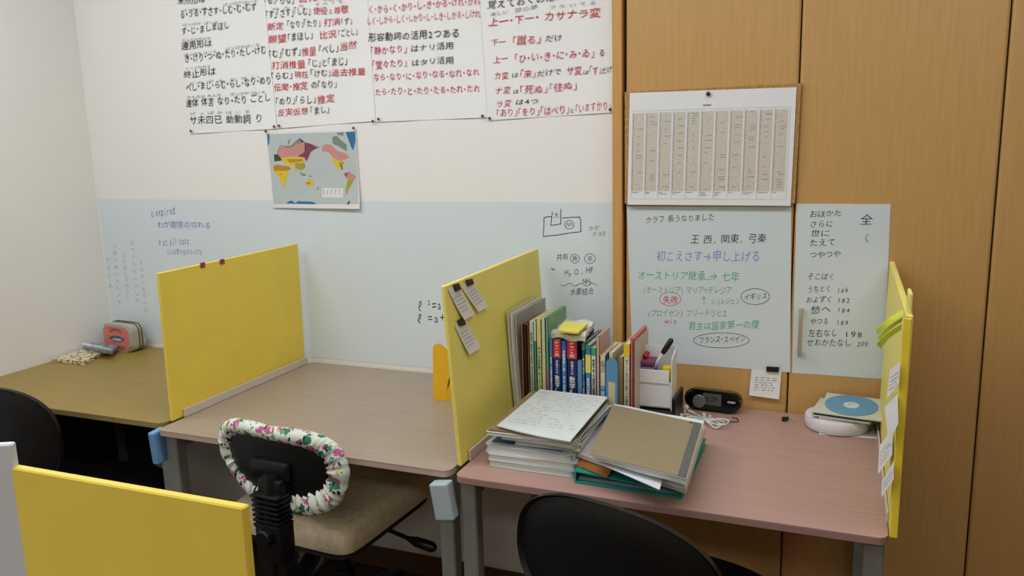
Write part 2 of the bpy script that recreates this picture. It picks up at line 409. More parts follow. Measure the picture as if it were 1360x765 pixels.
poster('second poster from the left, black and red script, above the world map', [(346, -60), (484.5, -60), (499.4, 160.7), (369, 170.6)],
  [(K, '「る」「らる」', 351, 6, 391, 4, 11), (Rr, '自発・受身', 396, 3, 455, 0, 10), (F, 'が  ん   な', 361, 14, 404, 9, 4), (F, 'そ の て る', 418, 8, 456, 4, 4),
   (K, '「す」「さす」「しむ」', 353, 25, 413, 19, 11), (Rr, '使役', 416, 20, 435, 19, 10), (K, 'と', 436, 19, 442, 18, 7), (Rr, '尊敬', 443, 19, 463, 17, 10),
   (Rr, '断定', 355, 40, 377, 38, 9), (K, '「なり」「たり」', 381, 38, 426, 35, 10), (Rr, '打消', 430, 36, 452, 34, 10), (K, '「ず」', 453, 34, 468, 32, 9),
   (Rr, '願望', 356, 58, 381, 56, 11), (K, '「まほし」', 382, 56, 416, 52, 11), (Rr, '比況', 424, 52, 447, 50, 11), (K, '「ごとし」', 449, 50, 475, 46, 10),
   (K, '「む」「むず」', 357, 78, 400, 74, 11), (Rr, '推量', 401, 75, 420, 73, 11), (K, '「べし」', 423, 72, 450, 69, 11), (Rr, '当然', 451, 68, 474, 65, 11),
   (Rr, '打消推量', 361, 92, 406, 90, 10), (K, '「じ」と「まじ」', 409, 90, 462, 86, 11), (K, '「らむ」', 360, 107, 389, 104, 10), (Rr, '現在', 391, 104, 410, 103, 9),
   (K, '「けむ」', 412, 103, 440, 101, 10), (Rr, '過去推量', 440, 102, 486, 100, 10), (Rr, '伝聞・推定', 364, 122, 409, 119, 10), (K, 'の「なり」', 413, 118, 448, 117, 10),
   (K, '「めり」「らし」', 366, 141, 420, 137, 11), (Rr, '推定', 421, 138, 445, 136, 11), (Rr, '反実仮想', 369, 155, 410, 153, 10), (K, '「まし」', 412, 153, 438, 150, 10)])
poster('third poster from the left with rows of red kana and two black headings', [(485, -60), (633.5, -60), (647.6, 156), (499.8, 162)],
  [(Rr, 'く・から・く・かり・し・き・かる・けれ・かれ', 489, 19, 638, 6, 11), (Rr, 'しく・しから・しく・しかり・し・しき・しかる・しけれ', 487, 33, 638, 23, 10),
   (K, '形容動詞の活用2つある', 489, 56, 611, 49, 11), (Rr, '「静かなり」', 492, 74, 541, 70, 11), (K, 'はナリ活用', 545, 69, 603, 65, 9),
   (Rr, '「堂々たり」', 494, 92, 541, 89, 11), (K, 'はタリ活用', 546, 88, 603, 84, 9), (Rr, 'なら・なり・に・なり・なる・なれ・なれ', 496, 108, 637, 101, 10),
   (Rr, 'たら・たり・と・たり・たる・たれ・たれ', 498, 127, 638, 123, 10)])
poster('rightmost poster beside the wooden post, ending in a long line of red kana', [(634, -60), (812, -60), (814, 149.5), (648, 160)],
  [(K, '覚えておくのは', 647, 13, 738, 2, 12), (F, '楽しい', 651, 22, 675, 18, 5), (F, '旅の夢', 683, 17, 714, 12, 6), (F, 'つ な い で る', 729, 12, 792, 6, 5),
   (Rr, '上一・下一・', 649, 36, 717, 28, 11), (Rr, 'カサナラ変', 722, 28, 798, 22, 12), (Rr, '下一', 652, 62, 672, 59, 9), (Rr, '「蹴る」', 680, 61, 719, 58, 12), (K, 'だけ', 724, 57, 747, 55, 10),
   (Rr, '上一', 655, 84, 675, 82, 9), (Rr, '「ひ・い・き・に・み・ゐ」', 683, 84, 790, 76, 12), (K, 'る', 795, 75, 804, 74, 9), (Rr, 'カ変', 656, 106, 676, 105, 10), (K, 'は', 679, 104, 689, 103, 7),
   (Rr, '「来」', 690, 105, 712, 103, 11), (K, 'だけで', 713, 103, 746, 99, 9), (Rr, 'サ変', 752, 100, 773, 99, 11), (K, 'は', 774, 100, 782, 99, 6), (Rr, '「す」', 782, 100, 799, 98, 11), (K, 'だけ', 799, 100, 813, 95, 9),
   (Rr, 'ナ変', 657, 126, 679, 124, 10), (K, 'は', 681, 125, 689, 124, 6), (Rr, '「死ぬ」', 690, 126, 728, 123, 11), (Rr, '「往ぬ」', 729, 122, 767, 119, 11),
   (Rr, 'ラ変', 658, 143, 680, 141, 9), (K, 'は4つ', 684, 140, 716, 137, 7), (Rr, '「あり」「をり」「はべり」', 659, 156, 757, 151, 11), (K, 'と', 757, 150, 763, 150, 6), (Rr, '「いますかり」', 764, 151, 812, 146, 12)])

# ---- world map
t = thing('world_map', 'small printed world map sheet pinned under the grammar posters', 'map', Yp(364, 275, YW))
mq = lambda x, y: (330+x/5.882, 160+y/5.882)
YM = YW-.0030
mb = lambda u, v: Vector((0, -.010*max(0, v-.6)**1.5*2.2*(.4+u), 0))
bm = bmesh.new(); flat_sheet(bm, [mq(133, 92), mq(838, 72), mq(880, 690), mq(200, 681)], YM, .0005, nu=10, nv=10, bend=mb); link('paper', bm, M_paper, t, smooth=True)
cc = [Yp(*mq(*p), YM) for p in ((133, 92), (838, 72), (880, 690), (200, 681))]
def mapP(x, y, off):
    p = Yp(*mq(x, y), YM); v = min(1, max(0, (cc[0].z-p.z)/(cc[0].z-cc[3].z))); u = min(1, max(0, (p.x-cc[0].x)/(cc[1].x-cc[0].x)))
    return p+mb(u, v)+Vector((0, -.0006-off, 0))
def mpoly(name, polys, col, off):
    bm = bmesh.new()
    for P in polys:
        f = bm.faces.new([bm.verts.new(mapP(x, y, off)) for x, y in P])
    bmesh.ops.triangulate(bm, faces=bm.faces)
    link(name, bm, mat('map_'+col[1:], col, .7, .03, 50), t)
bm = bmesh.new()
for j in range(10):
    a, b = 107+(651-107)*j/10, 107+(651-107)*(j+1)/10
    lx = lambda y: 145+(y-107)/544*55; rx = lambda y: 835+(y-85)/573*33
    bm.faces.new([bm.verts.new(mapP(*p, .0002)) for p in ((lx(a), a), (rx(a), a-20*(1-j/10)), (rx(b), b-20*(1-(j+1)/10)), (lx(b), b))])
link('print', bm, mat('map_sea', '#b6bfbf', .7, .02), t)
mpoly('print', [[(760, 90), (835, 86), (838, 160), (820, 235), (800, 200), (775, 130)], [(146, 108), (167, 107), (165, 170), (154, 207)],
  [(300, 648), (318, 632), (345, 624), (370, 645), (400, 627), (450, 622), (500, 628), (540, 653)]], '#2f6c9c', .0004)
mpoly('print', [[(250, 190), (235, 240), (222, 262), (260, 292), (330, 282), (400, 280), (440, 240), (465, 215), (440, 170), (380, 178), (340, 208), (300, 215), (270, 203)],
  [(575, 205), (600, 185), (650, 190), (700, 240), (760, 255), (795, 288), (745, 310), (720, 320), (660, 290), (630, 250), (600, 240), (580, 250)],
  [(250, 415), (300, 405), (295, 450), (255, 450)], [(755, 405), (790, 400), (845, 440), (825, 465), (770, 458), (745, 425)]], '#c48b86', .0004)
mpoly('print', [[(290, 208), (340, 190), (370, 160), (400, 135), (415, 165), (440, 170), (380, 180), (340, 210)], [(655, 130), (690, 118), (720, 150), (770, 190), (770, 240), (740, 225), (700, 200), (660, 180)],
  [(690, 95), (745, 90), (740, 120), (700, 112)], [(520, 185), (562, 215), (540, 212)], [(305, 190), (315, 155), (332, 138), (318, 185)]], '#77897a', .0005)
mpoly('print', [[(440, 170), (500, 185), (545, 215), (520, 225), (490, 245), (465, 300), (455, 322), (440, 290), (385, 280), (440, 245), (465, 215)]], '#7e3d55', .0005)
mpoly('print', [[(200, 265), (230, 265), (267, 305), (250, 315), (205, 320), (215, 290)], [(425, 412), (450, 428), (432, 434)], [(405, 405), (412, 404), (424, 428), (418, 430)], [(472, 428), (500, 438), (482, 440)],
  [(548, 518), (552, 520), (540, 545), (535, 543)], [(765, 545), (776, 575), (770, 575)], [(778, 655), (790, 630), (803, 625), (794, 655)]], '#3d4a38', .0005)
mpoly('print', [[(255, 295), (320, 285), (400, 290), (440, 288), (442, 325), (380, 332), (330, 355), (270, 322)], [(340, 358), (380, 365), (370, 405), (360, 385)],
  [(200, 395), (312, 392), (303, 440), (292, 500), (270, 512), (250, 460), (240, 420), (215, 410)], [(440, 485), (470, 460), (500, 465), (512, 500), (490, 515), (460, 505)],
  [(655, 290), (700, 310), (750, 325), (740, 350), (715, 345), (735, 388), (700, 370), (670, 335)]], '#d8bc22', .0006)
mpoly('print', [[(300, 302), (420, 300), (430, 318), (322, 330)], [(195, 362), (215, 345), (320, 358), (335, 380), (300, 393), (200, 393)], [(450, 482), (488, 480), (484, 500), (455, 495)]], '#bb8426', .0007)
mpoly('print', [[(362, 335), (440, 330), (446, 365), (412, 390), (372, 372)], [(775, 462), (825, 464), (800, 510), (780, 545), (775, 580), (765, 540)], [(705, 325), (748, 326), (738, 347), (710, 343)]], '#a39a34', .0007)
mpoly('print', [[(750, 412), (785, 415), (762, 438)], [(240, 416), (268, 420), (255, 425)]], '#b8393a', .0008)
mpoly('print', [[(580, 525), (748, 530), (745, 605), (580, 600)]], '#dadada', .0008)
mpoly('print', [[(x-3, y-3), (x+3, y-3), (x+3, y+3), (x-3, y+3)] for x in (592, 622, 652, 684, 716) for y in (545, 557, 570)], '#454545', .001)

# ---- cork board and year calendar
cb = thing('cork_board', 'brown cork board on the cupboard doors behind the calendar', 'cork board', Yp(950, 270, YD))
P = [Yp(831, 122.5, YD), Yp(1064.7, 110.6, YD), Yp(1056, 269.5, YD), Yp(831, 270, YD)]
bm = bmesh.new(); prism(bm, [Vector((p.x, YD-.0012, p.z)) for p in P], Vector((0, -.009, 0))); link('panel', bm, M_cork, cb)
YC = YD-.0125
cal = thing('year_calendar', 'large white printed year calendar sheet hanging on the cork board', 'calendar', Yp(940, 272, YC))
CP = [(836.5, 123.5), (1058, 115.8), (1050, 273.4), (833.4, 271.8)]
bm = bmesh.new(); flat_sheet(bm, CP, YC, .0005, nu=8, nv=8); link('paper', bm, mat('calendar_paper', '#dddfe2', .65, .01), cal)
Q = [Yp(x, y, YC-.0008) for x, y in CP]
def cp(u, v): return (Q[0]*(1-u)+Q[1]*u)*(1-v)+(Q[3]*(1-u)+Q[2]*u)*v
def cq(bm, u0, v0, u1, v1): bm.faces.new([bm.verts.new(cp(*a)) for a in ((u0, v0), (u1, v0), (u1, v1), (u0, v1))])
bm = bmesh.new()
N = 11; c0, c1, r0, r1 = .022, .972, .16, .945
cw = (c1-c0)/N
off = Vector((0, .0002, 0))
for i in range(N):
    cq(bm, c0+i*cw+.001, r0+.02, c0+i*cw+.86*cw, .875)
for f in list(bm.faces): pass
bmesh.ops.translate(bm, verts=bm.verts, vec=off)
link('print', bm, mat('calendar_tint', '#c9c2b6', .7, .10, 160), cal)
bm = bmesh.new(); rng = random.Random(5)
for i in range(N+1): cq(bm, c0+i*cw-.0008, r0, c0+i*cw+.0008, r1)
for j in range(33): v = r0+.02+(.875-r0-.02)*j/32; cq(bm, c0, v-.0006, c1, v+.0006)
for v in (r0, r1): cq(bm, c0, v-.001, c1, v+.001)
link('print', bm, mat('calendar_lines', '#a5a19c', .7, 0), cal)
bm = bmesh.new()
for i in range(N):
    for j in range(32):
        v = r0+.03+(.875-r0-.03)*j/32
        cq(bm, c0+i*cw+.04*cw, v+.002, c0+i*cw+.09*cw, v+.010)
        if rng.random() < .28:
            a = c0+i*cw+(.3+.1*rng.random())*cw; cq(bm, a, v+.002, a+(.15+.35*rng.random())*cw, v+.0055)
    for k in range(rng.randint(1, 3)): v = .885+k*.013; cq(bm, c0+i*cw+.05*cw, v, c0+i*cw+(.3+.5*rng.random())*cw, v+.004)
cq(bm, .46, .122, .51, .131)
link('print', bm, mat('calendar_ink', '#58544f', .7, 0), cal)

# ---- push pins
def pin(px, Y, label, m=M_pin, r=.0042):
    p = Yp(*px, Y); bm = bmesh.new()
    lathe(bm, [(r*.5, 0), (r*.5, .003), (r, .004), (r, .0055), (r*.8, .0065), (.0001, .007)], 14, (p.x, Y, p.z), Matrix.Rotation(PI/2, 3, 'X'))
    solo('push_pin', bm, m, label, 'pin', 'push pins holding the sheets', True)
for px, lb in (((254.5, 174), 'brass pin at the lower left corner of the leftmost poster'), ((365, 168), 'brass pin at the lower right corner of the leftmost poster'),
               ((371.5, 167), 'brass pin at the lower left corner of the second poster'), ((496, 161), 'brass pin at the lower right corner of the second poster'),
               ((503.5, 158), 'brass pin at the lower left corner of the third poster'), ((641.5, 154), 'brass pin at the lower right corner of the third poster'),
               ((651, 157), 'brass pin at the lower left corner of the rightmost poster'), ((811, 145.5), 'brass pin at the lower right corner of the rightmost poster'),
               ((354, 174.2), 'brass pin at the upper left corner of the world map'), ((470.5, 170), 'brass pin at the upper right corner of the world map')):
    pin(px, YW-.0042, lb)
pin((125, 262.5), YW-.0005, 'dark pin at the upper left corner of the long wall film', M_pind, .003)
pin((941, 124.5), YC-.0008, 'large dark pin at the top centre of the year calendar', M_pind, .0055)

# ================================================================== DESKS
DZ = .70
def desk(label, x0, x1, y0, y1, mt, me, legs=True):
    t = thing('study_desk', label, 'desk', ((x0+x1)/2, (y0+y1)/2, 0), group='study desks along the wall')
    bm = bmesh.new(); cx, cy = (x0+x1)/2, (y0+y1)/2
    slab(bm, x1-x0, y1-y0, DZ-.003, DZ, .02, cx, cy); link('tabletop', bm, mt, t, smooth=False)
    bm = bmesh.new(); slab(bm, x1-x0, y1-y0, DZ-.0145, DZ-.003, .02, cx, cy); link('edge_band', bm, me, t)
    for sx in (0, 1):
        for sy in (0, 1):
            lx = x0+.004+.018 if sx == 0 else x1-.004-.018; ly = y0+.04 if sy == 0 else y1-.05
            link('leg', bx((lx-.018, ly-.018, .02), (lx+.018, ly+.018, DZ-.015), .003, 1), M_leg, t)
        bm = bx((lx-.018, y0+.02, 0), (lx+.018, y1-.02, .0195), .004, 1); link('foot', bm, M_leg, t)
        link('side_rail', bx((lx-.012, y0+.0585, DZ-.06), (lx+.012, y1-.0685, DZ-.015)), M_leg, t)
    link('back_rail', bx((x0+.041, y1-.065, DZ-.065), (x1-.041, y1-.035, DZ-.015)), M_leg, t)
    return t
dL = desk('left desk against the left wall, yellow board bounce painted into its top', XL+.002, -1.633, 1.54, 2.17, M_deskL, mat('desk_edge_yellow_bounce', '#8b7a4a', .5, .04))  # top and edge colours carry the painted yellow bounce
dM = desk('middle desk with bare pale beige top behind the floral chair', -1.612, -.772, 1.50, 2.17, M_deskM, M_edge)
dR = desk('right desk with pinkish top, crowded with books and paper piles', -.752, .107, 1.484, 2.122, M_deskR, M_edgeR)
link('side_panel', bx((XL+.047, 1.62, .06), (XL+.055, 2.09, .63)), mat('under_desk_shade', '#15110f', .6, .05), dL)  # added black sheet, stands in for shade on the left wall
link('back_panel', bx((XL+.057, 2.128, .06), (Yp(203, 620, 2.128).x, 2.140, .655)), mat('under_desk_shade', '#15110f', .6, .05), dL)  # added black sheet, paints the dark space under the left desk
# bag hook boxes on the middle desk's legs
bm = bmesh.new(); box(bm, (-.781, 1.49, .637), (.046, .03, .085), (0, math.radians(-9), 0), .004)
link('bag_hook', bm, M_hookb, dM, label='pale grey plastic box on the right front leg')
bm = bmesh.new(); box(bm, (-1.624, 1.515, .650), (.02, .045, .09), (math.radians(4), 0, 0), .005)
link('bag_hook', bm, M_hookl, dM, label='blue plastic box on the left front leg')

# ================================================================== PARTITIONS
def board(bm, A, B, z0, z1, th, lean=0, pert=None):
    """upright board from A to B (xy), z0..z1, thickness th, lean = x shift at the top"""
    A, B = Vector((*A, 0)), Vector((*B, 0)); n = Vector(((B-A).y, -(B-A).x, 0)).normalized()*th
    P = [A+Vector((0, 0, z0)), B+Vector((0, 0, z0)), B+Vector((lean, 0, z1)), A+Vector((lean, 0, z1))]
    prism(bm, [p-n/2 for p in P], n)
    bmesh.ops.bevel(bm, geom=list(bm.edges), offset=.0015, segments=1, affect='EDGES')
pL = thing('desk_partition', 'bright yellow partition board between left and middle desks', 'partition', (-1.622, 1.85, DZ), group='yellow desk partitions')
bm = bmesh.new(); board(bm, (-1.622, 1.562), (-1.626, 2.15), DZ+.0006, 1.10, .009, .006); link('board', bm, M_yel, pL)
link('rail', bx((-1.6155, 1.60, DZ+.0006), (-1.6105, 2.15, DZ+.024), .001, 1), M_rail, pL)
for (px, py) in ((269, 352), (295, 347.5)):
    p = Xp(px, py, -1.6115); bm = bmesh.new(); box(bm, (p.x+.0006, p.y, p.z), (.001, .018, .014)); l = link('tape', bm, mat('patterned_tape', '#8a3b45', .6, .5, 300), pL)
pM = thing('desk_partition', 'yellow partition board with three pinned notes between middle and right desks', 'partition', (-.764, 1.85, DZ), group='yellow desk partitions')
bm = bmesh.new(); board(bm, (-.762, 1.535), (-.768, 2.14), DZ+.0006, 1.108, .009, -.024); link('board', bm, M_yel2, pM)
link('rail', bx((-.756, 1.57, DZ+.0006), (-.751, 2.05, DZ+.026), .001, 1), M_rail, pM)
pR = thing('desk_partition', 'yellow partition board at the right edge of the right desk', 'partition', (.115, 1.82, DZ), group='yellow desk partitions')
bm = bmesh.new(); board(bm, (.1145, 1.497), (.1175, 2.118), DZ-.002, 1.105, .011, .004); link('board', bm, M_yel2, pR)
link('end_strip', bx((.1085, 1.4955, DZ-.002), (.1215, 1.4985, 1.10), .001, 1), mat('bright_yellow_edge', '#f0d63c', .5, .03), pR)
bm = bmesh.new(); p = Yp(1207, 412, 1.51); box(bm, (p.x+.002, 1.53, p.z+.005), (.006, .05, .05), (0, 0, 0), .002); link('tab', bm, M_yele, pR)
link('rail', bx((.1055, 1.55, DZ+.0006), (.1085, 2.11, DZ+.02)), M_rail, pR)
# partition and white board of the desk row nearer the camera
pF = thing('desk_partition', 'yellow partition board in the lower left foreground, nearest the camera', 'partition', (-.64, .545, DZ), group='yellow desk partitions')
bm = bmesh.new(); a, b = Zp(27, 620, 1.10), Zp(327, 672, 1.10)
board(bm, (a.x-.01, a.y+.0), (b.x, b.y), DZ+.0006, 1.10, .010); link('board', bm, M_yel, pF)
wb = thing('white_partition', 'white board edge at the lower left corner of the foreground', 'partition', (-.85, .45, DZ))
a, b = Zp(18, 588, 1.125), Zp(0, 589, 1.125); d = (b-a).normalized()
e = a+d*.3; bm = bmesh.new(); board(bm, (a.x, a.y), (e.x, e.y), DZ+.0006, 1.125, .010); link('board', bm, M_wbd, wb)
bm = bmesh.new(); s = a+d*.016+Vector((d.y, -d.x, 0))*-.0052
s2 = s if (s-Vector((0, 0, s.z))).length < (a-Vector((0, 0, a.z))).length else a+d*.016+Vector((d.y, -d.x, 0))*.0052
box(bm, (s2.x, s2.y, (DZ+1.12)/2), (.0025, .0006, 1.115-DZ), (0, 0, math.atan2(d.y, d.x))); link('edge_tape', bm, mat('grey_line', '#98a0ae', .5, .02), wb)
fd = thing('study_desk', 'foreground desk below the frame carrying the front yellow partition', 'desk', (-1.0, .2, 0))
bm = bmesh.new(); slab(bm, 1.0, .66, DZ-.024, DZ, .02, -.93, .245); link('tabletop', bm, M_deskM, fd)
for x in (-1.4, -.46):
    for y in (-.05, .54): link('leg', bx((x-.018, y-.018, 0), (x+.018, y+.018, DZ-.0245)), M_leg, fd)

# ================================================================== CHAIRS
def sup(a, b, t, n=2.6):
    c, s = math.cos(t), math.sin(t); return (a*math.copysign(abs(c)**(2/n), c), b*math.copysign(abs(s)**(2/n), s))
def backshell(w, h, zc, y, bow=.03, n=2.6, th=.025, shrink=.0, rings=8, seg=48, taper=0):
    """bowed superellipse shell in local x-z, back face at y (toward -y)"""
    bm = bmesh.new(); G = []
    for s in (0, 1):
        rows = []
        for r in range(rings+1):
            k = r/rings; row = []
            for i in range(seg):
                x, z = sup(w/2, h/2, 2*PI*i/seg, n); x *= k; z *= k; x *= 1+taper*z/h
                yy = y-bow*(1-(x/(w/2))**2)*.0+bow*(x/(w/2))**2 + (th if s else 0)*(math.sqrt(max(0, 1-k**6))) * (1) 
                if not s: yy += th*.35*k**6
                row.append(bm.verts.new((x, yy, zc+z)))
            rows.append(row)
        G.append(rows)
    for s, rows in enumerate(G):
        for a, b in zip(rows, rows[1:]):
            for i in range(seg): bm.faces.new((a[i], a[(i+1) % seg], b[(i+1) % seg], b[i]))
    for i in range(seg):
        try: bm.faces.new((G[0][rings][i], G[0][rings][(i+1) % seg], G[1][rings][(i+1) % seg], G[1][rings][i]))
        except ValueError: pass
    bmesh.ops.remove_doubles(bm, verts=bm.verts, dist=1e-5)
    return bm
def chair_base(t, zs, seat_y):
    bm = bmesh.new(); lathe(bm, [(.028, .09), (.028, .22), (.019, .225), (.019, zs-.12), (.03, zs-.12), (.03, zs-.111)], 20, (0, seat_y, 0)); link('column', bm, M_blk, t, world=False, smooth=True)
    bm = bmesh.new(); box(bm, (0, seat_y, zs-.10), (.16, .2, .02), bev=.004); link('seat_plate', bm, M_blk, t, world=False)
    for k in range(5):
        a = 2*PI*k/5+.3; c, s = math.cos(a), math.sin(a); bm = bmesh.new()
        tube(bm, [(c*.02, seat_y+s*.02, .11), (c*.15, seat_y+s*.15, .095), (c*.265, seat_y+s*.265, .072)], [.026, .02, .015], 8)
        l = link('leg', bm, M_blk, t, world=False, smooth=True)
        bm = bmesh.new()
        for q_ in (-1, 1):
            o = Vector((-s, c, 0))*.013*q_; lathe(bm, [(.022, -.008), (.026, -.005), (.026, .005), (.022, .008)], 16, Vector((c*.265, seat_y+s*.265, .027))+o, Matrix.Rotation(a, 3, 'Z') @ Matrix.Rotation(PI/2, 3, 'X'))
        tube(bm, [(c*.265, seat_y+s*.265, .03), (c*.265, seat_y+s*.265, .07)], .007, 8)
        link('caster', bm, M_blk, l, world=False, smooth=True)
def cushion(w, d, z0, z1, yc, r=.05, n=3.6, puff=.3):
    bm = bmesh.new(); seg = 64; prof = [(.0, 0), (.55, 0), (.90, .0), (.975, .12), (1.0, .35), (1.0, .6), (.975, .82), (.92, .94), (.8, 1.0), (.5, 1.03), (.2, 1.04)]
    rings = []
    for (k, h) in prof:
        k = max(k, .001)
        rings.append([bm.verts.new((sup(w/2, d/2, 2*PI*i/seg, n)[0]*k, yc+sup(w/2, d/2, 2*PI*i/seg, n)[1]*k, z0+(z1-z0)*h)) for i in range(seg)])
    for a, b in zip(rings, rings[1:]):
        for i in range(seg): bm.faces.new((a[i], a[(i+1) % seg], b[(i+1) % seg], b[i]))
    bm.faces.new(rings[0][::-1]); bm.faces.new(rings[-1]); return bm

# floral cloth
def floral():
    m = bpy.data.materials.new('floral_cloth'); m.use_nodes = True; n = m.node_tree.nodes; L = m.node_tree.links; b = n['Principled BSDF']
    b.inputs['Roughness'].default_value = .85
    tc = n.new('ShaderNodeTexCoord'); wn = n.new('ShaderNodeTexNoise'); wn.inputs['Scale'].default_value = 60
    L.new(tc.outputs['Object'], wn.inputs[0])
    mx = n.new('ShaderNodeMix'); mx.data_type = 'RGBA'; mx.blend_type = 'LINEAR_LIGHT'; mx.inputs[0].default_value = .012
    L.new(tc.outputs['Object'], mx.inputs[6]); L.new(wn.outputs[1], mx.inputs[7])
    prev = None
    def layer(base, scale, thr, cols, stretch):
        mp = n.new('ShaderNodeMapping'); mp.inputs['Scale'].default_value = stretch; mp.inputs['Location'].default_value = (scale*.013, scale*.07, scale*.031); L.new(mx.outputs[2], mp.inputs[0])
        v = n.new('ShaderNodeTexVoronoi'); v.inputs['Scale'].default_value = scale; L.new(mp.outputs[0], v.inputs[0])
        lt = n.new('ShaderNodeMath'); lt.operation = 'LESS_THAN'; lt.inputs[1].default_value = thr; L.new(v.outputs['Distance'], lt.inputs[0])
        sp = n.new('ShaderNodeSeparateColor'); L.new(v.outputs['Color'], sp.inputs[0])
        r = n.new('ShaderNodeValToRGB'); r.color_ramp.interpolation = 'CONSTANT'
        for i, (p, c) in enumerate(cols):
            e = r.color_ramp.elements[i] if i < 2 else r.color_ramp.elements.new(p)
            e.position = p; e.color = lin(c)
        L.new(sp.outputs[0], r.inputs[0])
        k = n.new('ShaderNodeMix'); k.data_type = 'RGBA'; L.new(lt.outputs[0], k.inputs[0])
        if base is None: k.inputs[6].default_value = lin('#cfd6c8')
        else: L.new(base, k.inputs[6])
        L.new(r.outputs[0], k.inputs[7]); return k.outputs[2]
    o = layer(None, 36, .47, [(0, '#2f7a58'), (.45, '#cfd6c8'), (.62, '#b0588a'), (.78, '#cfd6c8')], (1, 1, 1.3))
    o = layer(o, 70, .42, [(0, '#20242a'), (.18, '#cfd6c8'), (.6, '#a84a78'), (.7, '#c9b44c'), (.75, '#5d9c74'), (.85, '#cfd6c8')], (1.6, 1, .8))
    L.new(o, b.inputs['Base Color'])
    w2 = n.new('ShaderNodeTexNoise'); w2.inputs['Scale'].default_value = 220; L.new(tc.outputs['Object'], w2.inputs[0])
    bp = n.new('ShaderNodeBump'); bp.inputs['Strength'].default_value = .5; bp.inputs['Distance'].default_value = .002; L.new(w2.outputs[0], bp.inputs['Height']); L.new(bp.outputs[0], b.inputs['Normal'])
    return m
M_flo = floral()

# middle chair, floral cover
BY = 1.435
bcx = Yp(371, 620, BY).x; bcz = Yp(379, 621, BY).z
CHX, CHY = -1.272, 1.775
ch = thing('office_chair', 'office chair with floral elastic backrest cover and cream seat at the middle desk', 'chair', (CHX, CHY, 0), math.radians(-4), group='office chairs')
zc = bcz; yb = BY-CHY; sx_ = bcx-CHX
bw, bh = .362, .192
def squeeze(bm):
    for v in bm.verts:
        dz = max(0, zc-v.co.z)/(bh/2)
        if v.co.x < 0: v.co.x *= 1-.36*dz**1.3
        else: v.co.x *= 1-.10*dz
        v.co.z += -.006*v.co.x/(bw/2)
    bm.transform(Matrix.Translation((sx_, 0, 0)))
bm = backshell(bw-.03, bh-.02, zc, yb, .03, 2.9, .02); squeeze(bm)
link('backrest', bm, M_blks, ch, world=False, smooth=True)
bm = bmesh.new(); seg, sec = 260, 16; rings = []
for i in range(seg):
    a = 2*PI*i/seg; x, z = sup(bw/2-.012, bh/2-.008, a, 2.9)
    wdt = .0165+.011*max(0, math.cos(a))+.006*max(0, -math.cos(a))+.009*max(0, -math.sin(a))
    topn = max(0, math.sin(a))**1.5
    rad = Vector((x/(bw/2)**1.6, 0, z/(bh/2)**1.6)).normalized(); yy = yb+.012+.03*(x/(bw/2))**2
    ring = []
    amp = .0034*(1-.85*topn)
    for k in range(sec):
        b_ = 2*PI*k/sec; inner = .5-.5*math.cos(b_)
        wr = amp*(math.sin(i*1.05+2*math.sin(i*.21))+.8*math.sin(i*.55+k*.6))*(.25+inner)
        rr = wdt+wr; c = Vector((x, yy, zc+z))+rad*(wdt-.027)
        ring.append(bm.verts.new(c+rad*math.cos(b_)*rr+Vector((0, math.sin(b_)*(.019+wr*.8), 0))))
    rings.append(ring)
for i in range(seg):
    A, B = rings[i], rings[(i+1) % seg]
    for k in range(sec): bm.faces.new((A[k], A[(k+1) % sec], B[(k+1) % sec], B[k]))
squeeze(bm)
link('backrest_cover', bm, M_flo, ch, world=False, smooth=True, label='white floral cloth gathered with elastic around the backrest')
seat_z = .487
bm = cushion(.405, .425, seat_z-.09, seat_z, .0, n=10)
link('seat_cover', bm, mat('cream_plush', '#f2e2bc', .95, .12, 60, bump=.6, bscale=500), ch, world=False, smooth=True, label='cream plush seat cover')
bm = cushion(.388, .408, seat_z-.100, seat_z-.086, .0, n=9); link('seat', bm, mat('seat_skirt', '#2a2622', .9, .8, 90), ch, world=False, smooth=True)
bm = bmesh.new()
px_ = sx_+.020
tube(bm, cat([(px_, yb-.012, zc-.01), (px_, yb-.022, zc-.09), (px_, yb-.02, zc-.19), (px_*.8, yb+.02, seat_z-.14), (0, -.05, seat_z-.13)]), .022, 12)
for k in range(7): box(bm, (px_, yb-.022, zc-.055-.012*k), (.078, .05, .007), bev=.002)
box(bm, (px_-.012, yb-.004, zc-.005), (.112, .02, .045), bev=.008); box(bm, (px_, yb-.012, zc-.05), (.07, .035, .06), bev=.006); box(bm, (px_, yb-.02, zc-.17), (.078, .05, .10), bev=.008); box(bm, (px_, yb-.01, zc-.27), (.074, .045, .14), bev=.008)
link('back_post', bm, M_blk, ch, world=False, smooth=True)
bm = bmesh.new(); lathe(bm, [(.022, 0), (.022, .02), (.018, .024)], 10, (px_, yb-.040, zc-.15), Matrix.Rotation(PI/2, 3, 'X')); link('knob', bm, M_blk, ch, world=False)
bm = bmesh.new(); tube(bm, [(.08, .03, seat_z-.11), (.22, .02, seat_z-.13), (.25, .02, seat_z-.135), (.30, .02, seat_z-.14), (.31, .02, seat_z-.142)], [.006, .006, .014, .015, .008], 10); link('lever', bm, M_blk, ch, world=False, smooth=True)
chair_base(ch, seat_z-.02, .02)

